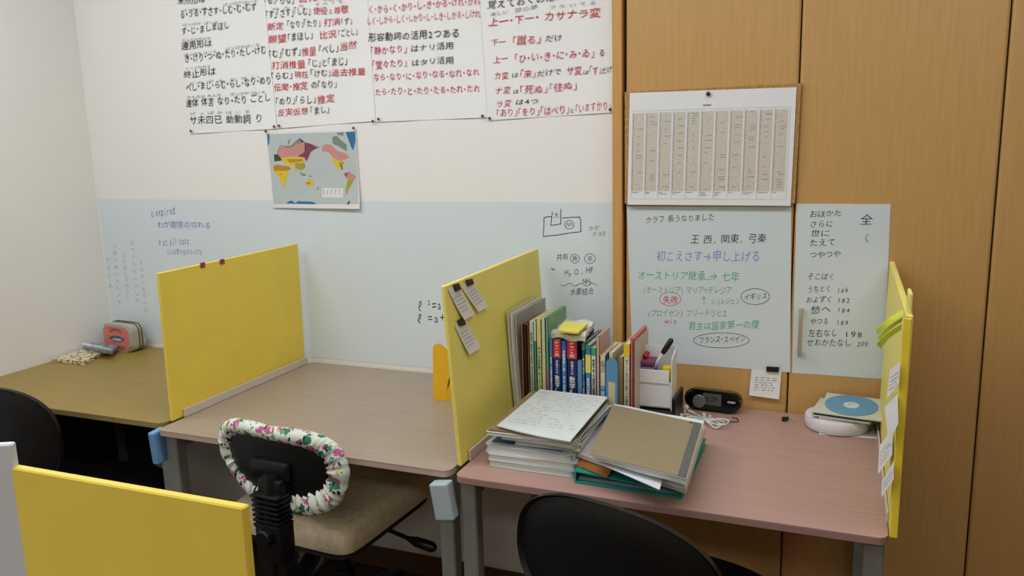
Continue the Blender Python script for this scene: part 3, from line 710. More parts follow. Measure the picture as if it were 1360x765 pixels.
def plain_chair(label, loc, rz, zc, w, h, seat_z, n=2.3, yb=-.28, tilt=0):
    t = thing('office_chair', label, 'chair', loc, rz, group='office chairs')
    bm = backshell(w, h, zc, yb, .035, n, .035)
    if tilt: bmesh.ops.rotate(bm, cent=(0, yb, zc), matrix=Matrix.Rotation(tilt, 3, 'Y'), verts=bm.verts)
    link('backrest', bm, M_blks, t, world=False, smooth=True)
    link('seat', cushion(.45, .43, seat_z-.07, seat_z, .0, n=3.4), M_blkf, t, world=False, smooth=True)
    bm = bmesh.new(); tube(bm, cat([(0, yb-.012, zc-.02), (0, yb-.03, zc-.12), (0, yb-.02, zc-.24), (0, yb+.05, seat_z-.12), (0, -.05, seat_z-.115)]), .02, 12)
    box(bm, (0, yb-.006, zc-.03), (.15, .016, .022), bev=.006); link('back_post', bm, M_blk, t, world=False, smooth=True)
    chair_base(t, seat_z, 0)
    return t
plain_chair('plain black office chair at the right desk', (-.314, 1.60, 0), math.radians(-12), .622, .43, .28, .45, tilt=math.radians(3))
plain_chair('black office chair in the dark at the left desk', (-2.085, 1.62, 0), math.radians(6), .665, .40, .30, .43, n=2.6, yb=-.26)

# ================================================================== THINGS ON THE LEFT DESK
# tin-shaped pink pencil case
p = Zp(160, 466, DZ); pc = thing('pencil_case', 'pink zip pencil case shaped like a fish tin, standing in the corner', 'pencil case', (-2.375, 2.115, DZ), math.radians(-6))
bm = bmesh.new()
def rr_y(bm, w, h, r, y0, y1, zc): prism(bm, [Vector((x, y0, zc+z)) for x, z in rrect(w, h, r, 6)], Vector((0, y1-y0, 0)))
rr_y(bm, .148, .098, .026, -.032, .032, .05); bmesh.ops.bevel(bm, geom=[e for e in bm.edges if abs(e.verts[0].co.y-e.verts[1].co.y) < 1e-5], offset=.005, segments=2, affect='EDGES')
link('body', bm, mat('pale_vinyl', '#a9a698', .3, .04), pc, world=False, smooth=True)
bm = bmesh.new(); rr_y(bm, .132, .082, .02, -.0335, -.0315, .05); link('front_panel', bm, mat('salmon_pink', '#d0766a', .4, .03), pc, world=False)
bm = bmesh.new(); pts = [(x, .0, .05+z) for x, z in rrect(.150, .100, .027, 6)]; tube(bm, [(x, .004, z) for x, _, z in pts], .0022, 6, closed=True); tube(bm, [(x, .016, z) for x, _, z in pts], .0022, 6, closed=True); link('zipper', bm, mat('zip', '#5d4f42', .5, .05, metal=.3), pc, world=False)
bm = bmesh.new(); word = 'ORIGINAL'
for i, c in enumerate(word):
    a = math.radians(34-68*i/7); cx, cz = -math.sin(a)*.05*1.0, .028+math.cos(a)*.047
    e1 = Vector((math.cos(a), 0, math.sin(a))); e2 = Vector((-math.sin(a), 0, math.cos(a)))
    w_ = .0035 if c == 'I' else .007
    put(bm, c, Vector((cx, -.0338, cz))-e1*w_/2, e1*w_, e2*.010, .01)
put(bm, 'PREMIUM', Vector((-.035, -.0338, .081)), Vector((.07, 0, -.001)), Vector((0, 0, .004))); put(bm, 'SARDINE', Vector((-.04, -.0338, .013)), Vector((.08, 0, 0)), Vector((0, 0, .009)), .01)
fish = [(-.045, .060), (-.036, .050), (-.044, .040), (-.034, .046), (-.015, .038), (.01, .036), (.034, .042), (.044, .049), (.032, .056), (.01, .060), (-.015, .058), (-.034, .052)]
link('lettering', bm, M_ink, pc, world=False)
bm = bmesh.new(); prism(bm, [Vector((x, -.0336, z)) for x, z in fish], Vector((0, -.0006, 0))); link('fish_print', bm, mat('fish_grey', '#4f5a66', .5, .3, 80), pc, world=False)
bm = bmesh.new(); prism(bm, [Vector((x, -.0343, z)) for x, z in ((-.02, .043), (.012, .040), (.034, .046), (.02, .050), (-.02, .047))], Vector((0, -.0004, 0))); link('fish_belly', bm, mat('fish_pale', '#b9c2c8', .5, .1), pc, world=False)
# patterned pouch
bm = bmesh.new(); P = [Zp(x, y, DZ+.0) for x, y in ((95, 462), (150, 464), (113, 485.5), (66, 480))]
P = [Vector((max(p.x, XL+.012), p.y, 0)) for p in P]
quadsheet(bm, [v+Vector((0, 0, DZ+.001)) for v in P], Vector((0, 0, .012)), 10, 8, bend=None)
bmesh.ops.bevel(bm, geom=[e for e in bm.edges if e.calc_face_angle(0) > 1], offset=.004, segments=2, affect='EDGES')
fm = bpy.data.materials.new('flower_print_cloth'); fm.use_nodes = True; n = fm.node_tree.nodes; L = fm.node_tree.links; tc = n.new('ShaderNodeTexCoord'); v = n.new('ShaderNodeTexVoronoi'); v.inputs['Scale'].default_value = 38; v.feature = 'DISTANCE_TO_EDGE'
L.new(tc.outputs['Object'], v.inputs[0]); r = n.new('ShaderNodeValToRGB'); r.color_ramp.elements[0].position = .03; r.color_ramp.elements[0].color = lin('#4a3328'); r.color_ramp.elements[1].position = .07; r.color_ramp.elements[1].color = lin('#d8c9a4')
L.new(v.outputs[0], r.inputs[0]); L.new(r.outputs[0], n['Principled BSDF'].inputs[0]); n['Principled BSDF'].inputs['Roughness'].default_value = .9
solo('cloth_pouch', bm, fm, 'flat cream cloth pouch with dark flower print on the left desk', 'pouch', smooth=False)
# clear pencil bag on top of it
bm = bmesh.new(); P = [Zp(x, y, DZ+.018) for x, y in ((116, 447), (150, 447), (175, 459), (138, 470))]
P = [Zp(x, y, DZ+.016) for x, y in ((120, 446), (178, 456), (148, 471), (90, 461))]
P = [Vector((max(p.x, XL+.014), min(p.y, 2.072), p.z)) for p in P]
pb = thing('plastic_pouch', 'crinkled grey clear plastic pouch of pens lying on the cloth pouch', 'pouch', (-2.4, 2.0, DZ+.014))
def wr(u, v): return Vector((0, 0, .004*math.sin(u*17+v*5)*math.sin(v*13)+.010*math.sin(PI*min(1, max(0, u)))*math.sin(PI*v)))
quadsheet(bm, P, Vector((0, 0, .010)), 16, 12, bend=wr); link('bag', bm, mat('grey_clear_plastic', '#7a858b', .3, .35, 60, spec=.5, bump=.4, bscale=120), pb, smooth=True)
for k, (c, nm) in enumerate((('#d0d4d6', 'pen'), ('#9fa9b0', 'pen'))):
    a, b = P[3].lerp(P[2], .15+.1*k), P[0].lerp(P[1], .85-.1*k)
    bm = bmesh.new(); a2 = Zp(110+12*k, 457+3*k, DZ+.042); b2 = Zp(136+12*k, 462+3*k, DZ+.042); tube(bm, [a2, b2], .005, 8); link(nm, bm, mat('pen_'+c[1:], c, .3, .02), pb, smooth=True)
# black bookend beside left partition
bm = bmesh.new(); bk = thing('bookend', 'black rounded bookend against the left side of the left partition', 'bookend', (-1.66, 1.97, DZ))
prism(bm, [Vector((-1.640, 1.99+y, DZ+.075+z)) for y, z in rrect(.13, .147, .05, 6)], Vector((-.0015, 0, 0))); link('plate', bm, M_blk, bk)
link('foot', bx((-1.70, 1.94, DZ+.0005), (-1.6415, 2.04, DZ+.002)), M_blk, bk)

# ================================================================== MIDDLE DESK: yellow bookend
yb_ = thing('bookend', 'yellow metal bookend with U cut-out against the middle partition', 'bookend', (-.95, 2.02, DZ))
Mye = mat('yellow_metal', '#dfae22', .35, .04)
bm = bmesh.new()
# upright plate in the y-z plane at x=-1.035.. seen from the right: low U notch
A = Zp(577, 531, DZ); Bz = Yp(577, 459, A.y).z
x0 = A.x; w = .17
pro = [Yp(x, y, A.y) for x, y in ((575, 529), (575, 462), (577, 458), (580, 456.5), (586, 457), (590, 462), (593, 468), (598, 472), (655, 480), (655, 540), (640, 538), (640, 512), (630, 498), (616, 492), (605, 493), (597, 501), (593.5, 512), (593, 531))]
pro[0].z = DZ+.0022; pro[-1].z = DZ+.0022; pro[9].z = DZ+.0022; pro[10].z = DZ+.0022; pro[9].x = pro[8].x
prism(bm, pro, Vector((0, .0016, 0))); bmesh.ops.triangulate(bm, faces=[f for f in bm.faces if len(f.verts) > 4]); link('plate', bm, Mye, yb_)
link('base_strip', bx((x0, A.y, DZ+.0005), (pro[8].x, A.y+.0016, DZ+.0021)), Mye, yb_)
link('foot', bx((x0, A.y+.0017, DZ+.0005), (pro[8].x, A.y+.11, DZ+.002)), Mye, yb_)

# ================================================================== NOTES
def note(label, P, thick, m=M_paper, bend=None, rows=6, tape=None, seed=1, grp=None, front=None):
    P = [Vector(p) for p in P]; c = (P[2]+P[3])/2
    t = thing('paper_note', label, 'note', c, group=grp)
    bm = bmesh.new(); quadsheet(bm, P, thick, 6, 8, bend); link('paper', bm, m, t, smooth=True)
    if rows:
        bm = bmesh.new(); U, V = P[1]-P[0], P[3]-P[0]; R_ = random.Random(seed)
        o = thick.normalized()*(thick.length+.0003)
        for r in range(rows):
            v = .3+.55*r/rows; u = .15
            while u < .8:
                l = .05+.1*R_.random(); qd = []
                for (a, b) in ((u, v), (u+l, v), (u+l, v+.03), (u, v+.03)):
                    p = P[0]+U*a+V*b+o
                    if bend: p = p+bend(a, b)
                    qd.append(bm.verts.new(p))
                bm.faces.new(qd); u += l+.04+.06*R_.random()
        link('lettering', bm, M_gry, t)
    if tape:
        bm = bmesh.new(); prism(bm, [Vector(p) for p in tape[0]], tape[1]); link('tape', bm, M_tape, t)
    return t
NG = 'paper notes on the partitions'
def mx(px, py):   # point on the leaning face of the middle partition
    X = -.7615
    for _ in range(6): p = Xp(px, py, X); X = -.7568-.024*(p.z-DZ)/.408-.006*(p.y-1.535)/.6
    return Vector((X+.0005, p.y, p.z))
for i, (lb, q4, tp) in enumerate((
    ('upper left note held by black tape on the middle partition', [(594, 384), (608, 377), (627, 417), (613, 425)], [(600, 378), (607, 376), (610, 384), (603, 387)]),
    ('upper right note held by black tape on the middle partition', [(612, 381), (627, 371), (645, 407), (632, 414)], [(617, 372), (625, 370), (627, 377), (619, 380)]),
    ('lower note alone beneath the other two on the middle partition', [(603, 432), (617, 424), (635, 461), (620, 471)], [(606, 425), (614, 422), (616, 431), (608, 433)]))):
    P = [mx(*a)+Vector((.0005, 0, 0)) for a in q4]
    T = [mx(*a)+Vector((.0018, 0, 0)) for a in tp]
    note(lb, P, Vector((.0004, 0, 0)), mat('note_paper', '#d8d6cf', .7, .02), lambda u, v: Vector((.006*v*v, 0, 0)), 5, (T, Vector((.003, 0, 0))), i, NG)
def rxp(px, py, out=0):
    return Xp(px, py, .1083-out)
for i, (lb, q4) in enumerate((
    ('topmost white note hanging on the right partition', [(1182, 492), (1196, 480), (1194, 510), (1178, 529)]),
    ('second white note down hanging on the right partition', [(1175, 541), (1192, 520), (1193, 563), (1180, 588)]),
    ('third white note down hanging on the right partition', [(1168, 592), (1185, 570), (1185, 604), (1166, 630)]),
    ('lowest white note on the right partition above the desk edge', [(1171, 640), (1187, 612), (1187, 636), (1171, 661)]))):
    P = [rxp(q4[0][0], q4[0][1], .010), rxp(*q4[1], .0012), rxp(*q4[2], .0012), rxp(*q4[3], .012)]
    y_far = lambda a, d: None
    # far edge lifts off the board: hold y near the attached edge
    a, b = rxp(*q4[1], .0012), rxp(*q4[2], .0012)
    def off(px, py, yy): p = Yp(px, py, yy); return p
    f1 = off(q4[0][0], q4[0][1], a.y+.055); f2 = off(q4[3][0], q4[3][1], b.y+.05)
    f1.x = min(f1.x, .104); f2.x = min(f2.x, .104)
    note(lb, [f1, a, b, f2], Vector((-.0002, -.0003, 0)), M_paper, None, 4, None, i+9, NG)
for i, (lb, pts) in enumerate((
    ('upper fluorescent yellow strip flag on the right partition', [(1199, 411), (1199, 418), (1167, 445), (1163, 439)]),
    ('middle fluorescent yellow strip flag on the right partition', [(1199, 421), (1198, 427), (1169, 453), (1166, 448)]),
    ('lower fluorescent yellow strip flag on the right partition', [(1198, 430), (1197, 438), (1170, 463), (1164, 457)]))):
    a, b = rxp(*pts[0], .0015+.001*i), rxp(*pts[1], .0015+.001*i)
    c, d = Yp(*pts[2], a.y+.06+.004*i), Yp(*pts[3], a.y+.06+.004*i)
    for q_ in (c, d): q_.x = min(q_.x, .098)
    bm = bmesh.new(); quadsheet(bm, [a, d, c, b], Vector((0, -.0004, 0)), 6, 2, lambda u, v: Vector((-.004*math.sin(PI*u), 0, 0)))
    solo('sticky_flag', bm, mat('fluorescent_yellow', '#d3e23a', .6, .03), lb, 'sticky note', 'sticky flags on the right partition', True)
# note clipped on the cupboard
P = [Yp(x, y, YD-.003) for x, y in ((998, 490), (1038, 492), (1035, 529.5), (995, 524))]
note('square white note under black tape on the cupboard door', P, Vector((0, -.0004, 0)), M_paper, lambda u, v: Vector((0, -.006*v*v, 0)), 6,
     ([Yp(x, y, YD-.0045) for x, y in ((1018, 486.5), (1035, 487.5), (1034, 494), (1018, 493))], Vector((0, -.004, 0))), 33)

# ================================================================== BOOK ROW
BG = 'books standing on the right desk'
BF = 1.87
def vtext(s): return '\n'.join(s)
def book(label, xl, xr, ytop, yf, depth, cover, pages=True, prints=(), hz=None, name='book', rough=.45, texts=(), lean=0):
    a, b = Yp(xl, 505, yf).x, Yp(xr, 505, yf).x
    zt = hz if hz else Yp((xl+xr)/2, ytop, yf).z
    x0, x1 = a+.0004, b-.0004; yb = min(yf+depth, YD-.012 if b > -.57 else YW-.004); h = zt-DZ; z0 = DZ+.0006
    t = thing(name, label, 'book', ((x0+x1)/2, yf, DZ), group=BG)
    cm = mat('cover_'+cover[1:], cover, rough, .06, 60)
    c = min(.0012, (x1-x0)*.2); bm = bmesh.new()
    box(bm, ((x0+x1)/2, yf+c/2, (z0+zt)/2), (x1-x0, c, zt-z0)); box(bm, (x0+c/2, (yf+yb)/2, (z0+zt)/2), (c, yb-yf, zt-z0)); box(bm, (x1-c/2, (yf+yb)/2, (z0+zt)/2), (c, yb-yf, zt-z0))
    link('cover', bm, cm, t)
    if pages: link('pages', bx((x0+c, yf+c, z0+.002), (x1-c, yb-.003, zt-.003)), M_cream, t)
    for (v0, v1, col) in prints:   # bands on the spine, measured from the top
        bm = bx((x0+.0003, yf-.0004, zt-h*v1), (x1-.0003, yf-.0001, zt-h*v0)); link('spine_print', bm, mat('print_'+col[1:], col, .5, .02), t)
    for (s, v0, v1, m, k) in texts:
        bm = bmesh.new(); w_ = (x1-x0)*k; put(bm, vtext(s), Vector(((x0+x1)/2-w_/2, yf-.0007, zt-h*v1)), Vector((w_, 0, 0)), Vector((0, 0, h*(v1-v0))), .012); link('lettering', bm, m, t)
    return t
Wt = mat('white_lettering', '#e6e6e6', .6, 0); Gt = mat('green_lettering', '#3c7a5a', .6, 0); Rt = mat('red_lettering', '#c83040', .6, 0); Bt = mat('blue_lettering', '#2f5fa0', .6, 0)
# leaning files
def leaning(label, xb, xt, zt, y0, y1, col, th):
    bm = bmesh.new(); Q4 = [Vector((xt, y0, zt-.0)), Vector((xt+.0, y1, zt)), Vector((xb, y1, DZ+.0006)), Vector((xb, y0, DZ+.0006))]
    t = thing('paper_file', label, 'file', (xb, y0, DZ), group='files leaning on the middle partition')
    quadsheet(bm, Q4, Vector((th, 0, 0)), 6, 10, lambda u, v: Vector((-.003*math.sin(PI*v), 0, 0))); link('cover', bm, mat('file_'+col[1:], col, .6, .05, 20), t, smooth=True)
leaning('tall pale file leaning against the middle partition, outermost of the three', -.7497, -.7690, 0.986, 1.85, 2.07, '#c9c2ad', .002)
leaning('white file in the middle of the three leaning on the partition', -.7465, -.7640, .980, 1.86, 2.085, '#d6d2c6', .003)
leaning('grey file leaning nearest the upright books', -.7425, -.7580, .976, 1.875, 2.10, '#a8a89c', .0035)
book('thin tan notebook, first upright one beside the leaning files', 693.2, 696, 430, BF, .145, '#a5713f')
book('thin black and dark red binder next to the tan notebook', 696, 701.3, 431, BF, .145, '#2e1310', rough=.6)
book('brown notebook between dark binder and white textbook', 701.3, 704, 428, BF, .145, '#6e5138')
book('white textbook with green spine characters', 704, 710, 427, BF, .145, '#c9ccb4', texts=(('高校総合国語', .1, .75, Gt, .5),))
book('slim teal and white workbook', 710, 713.5, 426, BF, .145, '#4b8f8f', prints=((0, .2, '#c4ccb8'),))
book('yellowish textbook with blue foot on its spine', 713.5, 720, 424, BF, .145, '#d6c989', prints=((.85, 1, '#2e62a8'),), texts=(('古典文法', .25, .75, Gt, .55),))
book('pale green tall textbook left of the blue volumes', 720, 725.5, 422, BF, .145, '#bcc9a8')
book('green tall textbook with mottled spine', 725.5, 729.5, 421, BF, .145, '#6f9c7c', prints=((.5, .95, '#a25a6a'),))
tz = Yp(745, 452, BF).z
book('slim mid blue workbook beside first navy volume', 729.8, 734.8, 452, BF, .15, '#3a78b4', hz=tz, texts=(('基礎問題集', .2, .8, Wt, .4),))
book('navy math volume with red title block, left one', 735, 745.5, 452, BF, .15, '#1b2f66', hz=tz, prints=((.0, .21, '#c42430'),), texts=(('チャート式', .015, .195, Wt, .6), ('基礎からの', .24, .40, Wt, .34), ('数学Ⅰ+A', .42, .80, Wt, .62)))
book('slim blue answer book between the two navy volumes', 745.7, 753.2, 452, BF, .15, '#2c68ac', hz=tz-.002, texts=(('解答編', .1, .7, Wt, .4),))
book('navy math volume with red title block, right and thicker one', 753.5, 767, 452, BF, .15, '#16275a', hz=tz, prints=((.0, .21, '#c42430'),), texts=(('チャート式', .015, .195, Wt, .55), ('基礎からの', .24, .40, Wt, .3), ('数学Ⅱ+B', .42, .80, Wt, .58)))
book('dark blue book with white and red spine lettering behind blue divider', 773, 777.5, 456, BF, .15, '#27425c', texts=(('大学入試問題', .15, .9, Wt, .55),), prints=((0, .08, '#3c8a6a'),))
book('blue and green book with yellow oval on spine', 777.5, 785, 458, BF, .15, '#3a7ab0', prints=((0, .05, '#3c8a6a'), (.12, .34, '#d7cf58')), texts=(('英語長文', .4, .9, Wt, .5),))
book('white book with black spine characters and green head', 785, 792, 462, BF, .15, '#cdd0c8', prints=((0, .1, '#3c9a72'),), texts=(('英文読解の技術', .14, .95, M_ink, .55),))
book('tall cream pink book, next to the white and black one', 792, 796.5, 446, BF, .10, '#c9a090')
book('cream book with blue lower spine beside bookend', 796.8, 804.5, 472, BF, .15, '#cfc7ae', prints=((.42, 1, '#3d88b4'),), texts=(('山川', .06, .24, M_ink, .7), ('一問一答世界史', .44, .98, Wt, .6)))
book('slim dark paperback hiding behind the blue bookend', 805, 808, 470, BF, .11, '#26477a')
book('pale paperback hiding behind the blue bookend', 808.5, 815, 468, BF, .11, '#cfc4a2', texts=(('倫理', .05, .3, M_ink, .5),))
book('thin khaki notebook right of the blue bookend', 821, 827.5, 474, BF, .13, '#8f7a52')
book('yellow headed white reference book with green characters', 828, 836.5, 457, BF, .14, '#cfcbb0', prints=((0, .14, '#d6b928'), (.80, .98, '#c9aa6a')), texts=(('マンガで学ぶ歴史', .18, .78, Gt, .55),))
book('thin salmon red folder next to the yellow headed book', 837, 841, 450, BF, .15, '#d0605a')
book('slim notebook with grey spine beside the white stand', 841.2, 843.2, 455, BF, .15, '#cbb9ac', prints=((0, 1, '#5b6070'),))
# bag and sticky pad lying over the navy volumes
zb = tz+.0008
def br(u, v): return Vector((.0, 0, .003*math.sin(u*11+v*4)+.0025*math.sin(v*17)+.004))
bm = bmesh.new(); Pb = [Zp(x, y, zb+.013) for x, y in ((744, 426), (789, 428), (777, 449), (727, 441))]
quadsheet(bm, [p-Vector((0, 0, .013)) for p in Pb], Vector((0, 0, .013)), 14, 12, br)
solo('paper_bag', bm, mat('white_wrapping', '#cfcdbc', .5, .08, 40, bump=.5, bscale=60), 'crumpled white paper packet lying on top of the navy books', 'packet', smooth=True)
bm = bmesh.new(); Pb = [Zp(x, y, zb+.029) for x, y in ((748, 426.5), (781, 429), (768, 442), (741, 438))]
quadsheet(bm, [p-Vector((0, 0, .006)) for p in Pb], Vector((0, 0, .005)), 8, 6, lambda u, v: Vector((0, 0, .003*u*v)))
solo('sticky_pad', bm, mat('pale_yellow_pad', '#ddd25a', .6, .04), 'pale yellow sticky pad on the white packet', 'sticky note', smooth=False)
# blue bookends
def bookend(label, xl, xr, ytop, yf):
    t = thing('bookend', label, 'bookend', (Yp((xl+xr)/2, 505, yf).x, yf, DZ), group='blue bookends in the book row')
    a, b = Yp(xl, 505, yf).x, Yp(xr, 505, yf).x; zt = Yp((xl+xr)/2, ytop, yf).z; h = zt-DZ-.0015; w = b-a; r = min(w*.42, .012)
    bm = bmesh.new(); prism(bm, [Vector(((a+b)/2+x, yf, DZ+.0012+h/2+z)) for x, z in rrect(w, h, r, 5)], Vector((0, .003, 0))); link('plate', bm, mat('blue_metal', '#5186b0', .4, .03), t)
    link('foot', bx((a+.001, yf+.003, DZ+.0004), (b-.001, yf+.004, DZ+.0018)), mat('blue_metal', '', .4), t)
    return t, a, b, zt, yf
bookend('narrow blue bookend wedged right after the thicker navy volume', 767.3, 772.6, 478, BF-.006)
t, a, b, zt, yf = bookend('wide blue bookend with cream label closing the textbook row', 804.8, 820.3, 477, BF-.022)
link('label_sticker', bx((a+.006, yf-.0006, DZ+.05), (b-.006, yf-.0001, DZ+.128)), mat('cream_sticker', '#b9b48e', .6, .08, 50), t)

# ================================================================== STAND, BLACK CASE, PEN
a, b = Yp(847, 530, 1.922).x, Yp(892, 530, 1.922).x
zs = DZ+.043
bm = bx((a-.001, 1.913, DZ+.0006), (b+.006, 2.03, zs), .004); box(bm, (b+.0055, 1.975, DZ+.0385), (.008, .11, .075), bev=.003)
solo('black_case', bm, M_blk, 'flat black case under the white stand', 'case')
st = thing('letter_stand', 'white plastic upright stand holding cards and a marker', 'stand', ((a+b)/2, 1.95, zs))
yf, ybk = 1.922, 1.985; zt = Yp(870, 458, ybk).z; zf = Yp(870, 491, yf).z; z0 = zs+.0009; th = .0022
for x in (a, b-th):
    bm = bmesh.new(); prism(bm, [Vector((x, yf, z0)), Vector((x, ybk, z0)), Vector((x, ybk, zt)), Vector((x, yf, zf+(.028 if x == a else .028)))], Vector((th, 0, 0))); link('side_panel', bm, M_wht, st)
link('back_panel', bx((a+th, ybk-th, z0), (b-th, ybk, zt)), M_wht, st)
link('bottom_panel', bx((a+th, yf+.008, z0+.002), (b-th, ybk-th, z0+.004)), M_wht, st)
link('front_panel', bx((a+th, yf+.003, z0+.006), (b-th-.001, yf+.005, zf-.03)), M_wht, st)
link('card_pocket', bx((a+th+.002, yf-.000, zf-.035), (b-th-.005, yf+.0025, zf-.001), .0008, 1), M_wht, st)
cards = (('#3d6f80', 'teal'), ('#4a8296', 'sea blue'), ('#5b5a86', 'indigo'), ('#8d7ca6', 'lilac'), ('#4a2b52', 'dark violet'), ('#7a3f66', 'plum'))
zc_ = zf-.030
for k, (c, nm) in enumerate(cards):
    bm = bx((a+.005, yf+.012, zc_), (a+.036+.001*(k % 2), yf+.06, zc_+.0072), .0008, 1)
    solo('card_pack', bm, mat('card_'+c[1:], c, .5, .05), '%s card pack in the white stand, %s of the stack' % (nm, ('bottom', 'second', 'third', 'fourth', 'fifth', 'top')[k]), 'card pack', 'card packs in the white stand')
    zc_ += .0078
bm = bmesh.new(); tube(bm, [(a+.009, yf+.035, zc_+.002), (a+.014, yf+.05, zc_+.012)], [.008, .006], 10); solo('eraser_cap', bm, mat('red_rubber', '#b8242e', .5, .03), 'small red eraser lying on top of the card packs', 'eraser')
bm = bx((b-.026, yf+.012, zf-.030), (b-.006, yf+.035, zf+.004), .001, 1); solo('card_pack', bm, mat('yellow_card', '#e0c01c', .5, .03), 'yellow card pack standing at the right of the white stand', 'card pack', 'card packs in the white stand')
mk = thing('marker_pen', 'thick black marker leaning out of the white stand', 'pen', (b-.008, 1.96, zs))
p0, p1 = Yp(881, 468, 1.965), Yp(892, 451, 1.97); d = (p1-p0).normalized()
bm = bmesh.new(); tube(bm, [p0-d*.004, p0, p0+d*.01, p1-d*.004, p1, p1+d*.003], [.004, .0065, .0072, .0072, .006, .003], 14); link('cap', bm, M_blk, mk, smooth=True)
bm = bmesh.new(); tube(bm, [p0-d*.06, p0-d*.004], .0045, 12); link('barrel', bm, M_wht, mk, smooth=True)

# ================================================================== CLOCK, EARPHONES, CLIP
cx0, cx1 = Zp(909, 549, DZ), Zp(978, 558, DZ)
ck = thing('alarm_clock', 'small black capsule shaped digital alarm clock by the cupboard', 'clock', ((cx0.x+cx1.x)/2, 2.080, DZ), math.radians(-5))
w, h = .147, .052
def cap(bm, w, h, y0, y1, zc, r=None): prism(bm, [Vector((x, y0, zc+z)) for x, z in rrect(w, h, r or h*.48, 8)], Vector((0, y1-y0, 0)))
bm = bmesh.new(); cap(bm, w, h, -.016, .020, .027); bmesh.ops.bevel(bm, geom=[e for e in bm.edges if abs(e.verts[0].co.y-e.verts[1].co.y) < 1e-5], offset=.006, segments=3, affect='EDGES')
rt = Matrix.Rotation(math.radians(-8), 3, 'X'); bmesh.ops.rotate(bm, cent=(0, 0, 0), matrix=rt, verts=bm.verts); 
mz = min(v.co.z for v in bm.verts); bmesh.ops.translate(bm, verts=bm.verts, vec=(0, 0, .0006-mz)); dz = .0006-mz
def ck_part(name, bm, m, parent=ck):
    bmesh.ops.rotate(bm, cent=(0, 0, 0), matrix=rt, verts=bm.verts); bmesh.ops.translate(bm, verts=bm.verts, vec=(0, 0, dz)); return link(name, bm, m, parent, world=False, smooth=name in ('dial',))
body = link('body', bm, mat('glossy_black', '#08080a', .15, .05, spec=.6), ck, world=False, smooth=True)
bm = bmesh.new(); cap(bm, .048, .030, -.0172, -.0158, .030, .002); ds = ck_part('display', bm, mat('lcd_grey', '#4c5250', .3, .03))
bm = bmesh.new(); put(bm, '6:29', Vector((-.017, -.0176, .024)), Vector((.032, 0, 0)), Vector((0, 0, .014)), .01); ck_part('digits', bm, M_ink, ds)
bm = bmesh.new(); lathe(bm, [(.017, 0), (.017, .004), (.0155, .005), (.0155, .0045), (.001, .0045)], 28, (-.033, -.0158, .022), Matrix.Rotation(PI/2, 3, 'X')); ck_part('dial', bm, mat('dial_silver', '#6c7370', .35, .05, metal=.3))
bm = bmesh.new(); put(bm, 'CASIO', Vector((.040, -.0166, .026)), Vector((.020, 0, 0)), Vector((0, 0, .005)), .02); ck_part('lettering', bm, Wt)
bm = bmesh.new()
for x in (-.048, -.036): lathe(bm, [(.003, 0), (.003, .004), (.001, .005)], 10, (x, -.006, .052))
ck_part('button', bm, M_steel)
# earphones
ea = thing('earphones', 'white earphones with the cable bundled up in front of the clock', 'earphones', Zp(935, 556, DZ))
def ez(pts, z=.006): return [Zp(x, y+3, DZ+z+(.004 if i % 2 else 0)) for i, (x, y) in enumerate(pts)]
bm = bmesh.new()
tube(bm, cat(ez([(902, 551), (912, 547), (925, 552), (936, 553), (948, 556), (958, 561), (950, 565), (940, 558), (930, 551), (918, 543), (910, 541), (912, 549), (928, 555), (940, 556)])), .0017, 6)
tube(bm, cat(ez([(905, 553), (922, 550), (938, 556), (955, 553), (968, 556), (961, 561), (945, 559), (935, 553), (922, 546), (914, 543)], .010)), .0017, 6)
tube(bm, cat(ez([(898, 549), (915, 553), (930, 551), (946, 553), (962, 558), (952, 562), (942, 556), (926, 553), (910, 549)], .003)), .0017, 6)
link('cable', bm, M_wht, ea, smooth=True)
bm = bmesh.new(); c = Zp(935, 552, DZ+.009); box(bm, c, (.007, .016, .014), (0, 0, .3), .003); c = Zp(943, 554, DZ+.009); box(bm, c, (.005, .014, .012), (0, 0, .2), .002); link('cable_knot', bm, M_wht, ea)
for (x, y) in ((902, 551), (911, 541)):
    bm = bmesh.new(); lathe(bm, [(.003, -.005), (.006, -.002), (.0065, .003), (.004, .007), (.001, .008)], 14, Zp(x, y, DZ+.008), Matrix.Rotation(1.2, 3, 'Y')); link('earbud', bm, M_wht, ea, smooth=True)
bm = bmesh.new(); tube(bm, cat([Zp(x, y, DZ+.002) for x, y in ((962, 562), (972, 560), (980, 560), (979, 556), (972, 554))]), .0011, 6)
link('cord', bm, M_blk, ck, smooth=True)
# binder clip
bc = thing('binder_clip', 'tiny black binder clip lying alone on the right desk', 'clip', Zp(1043, 559, DZ), .4)
bm = bmesh.new(); prism(bm, [Vector((-.008, y, z)) for y, z in ((-.006, .0006), (.006, .0006), (.0012, .011), (-.0012, .011))], Vector((.016, 0, 0))); link('body', bm, M_blk, bc, world=False)
bm = bmesh.new(); tube(bm, cat([(.004, -.005, .002), (.012, -.010, .002), (.020, -.008, .002), (.020, -.003, .002), (.010, -.001, .003)], 4), .0006, 5); tube(bm, [(-.004, .0, .0118), (.004, 0, .0118)], .0012, 6); link('wire', bm, M_steel, bc, world=False)

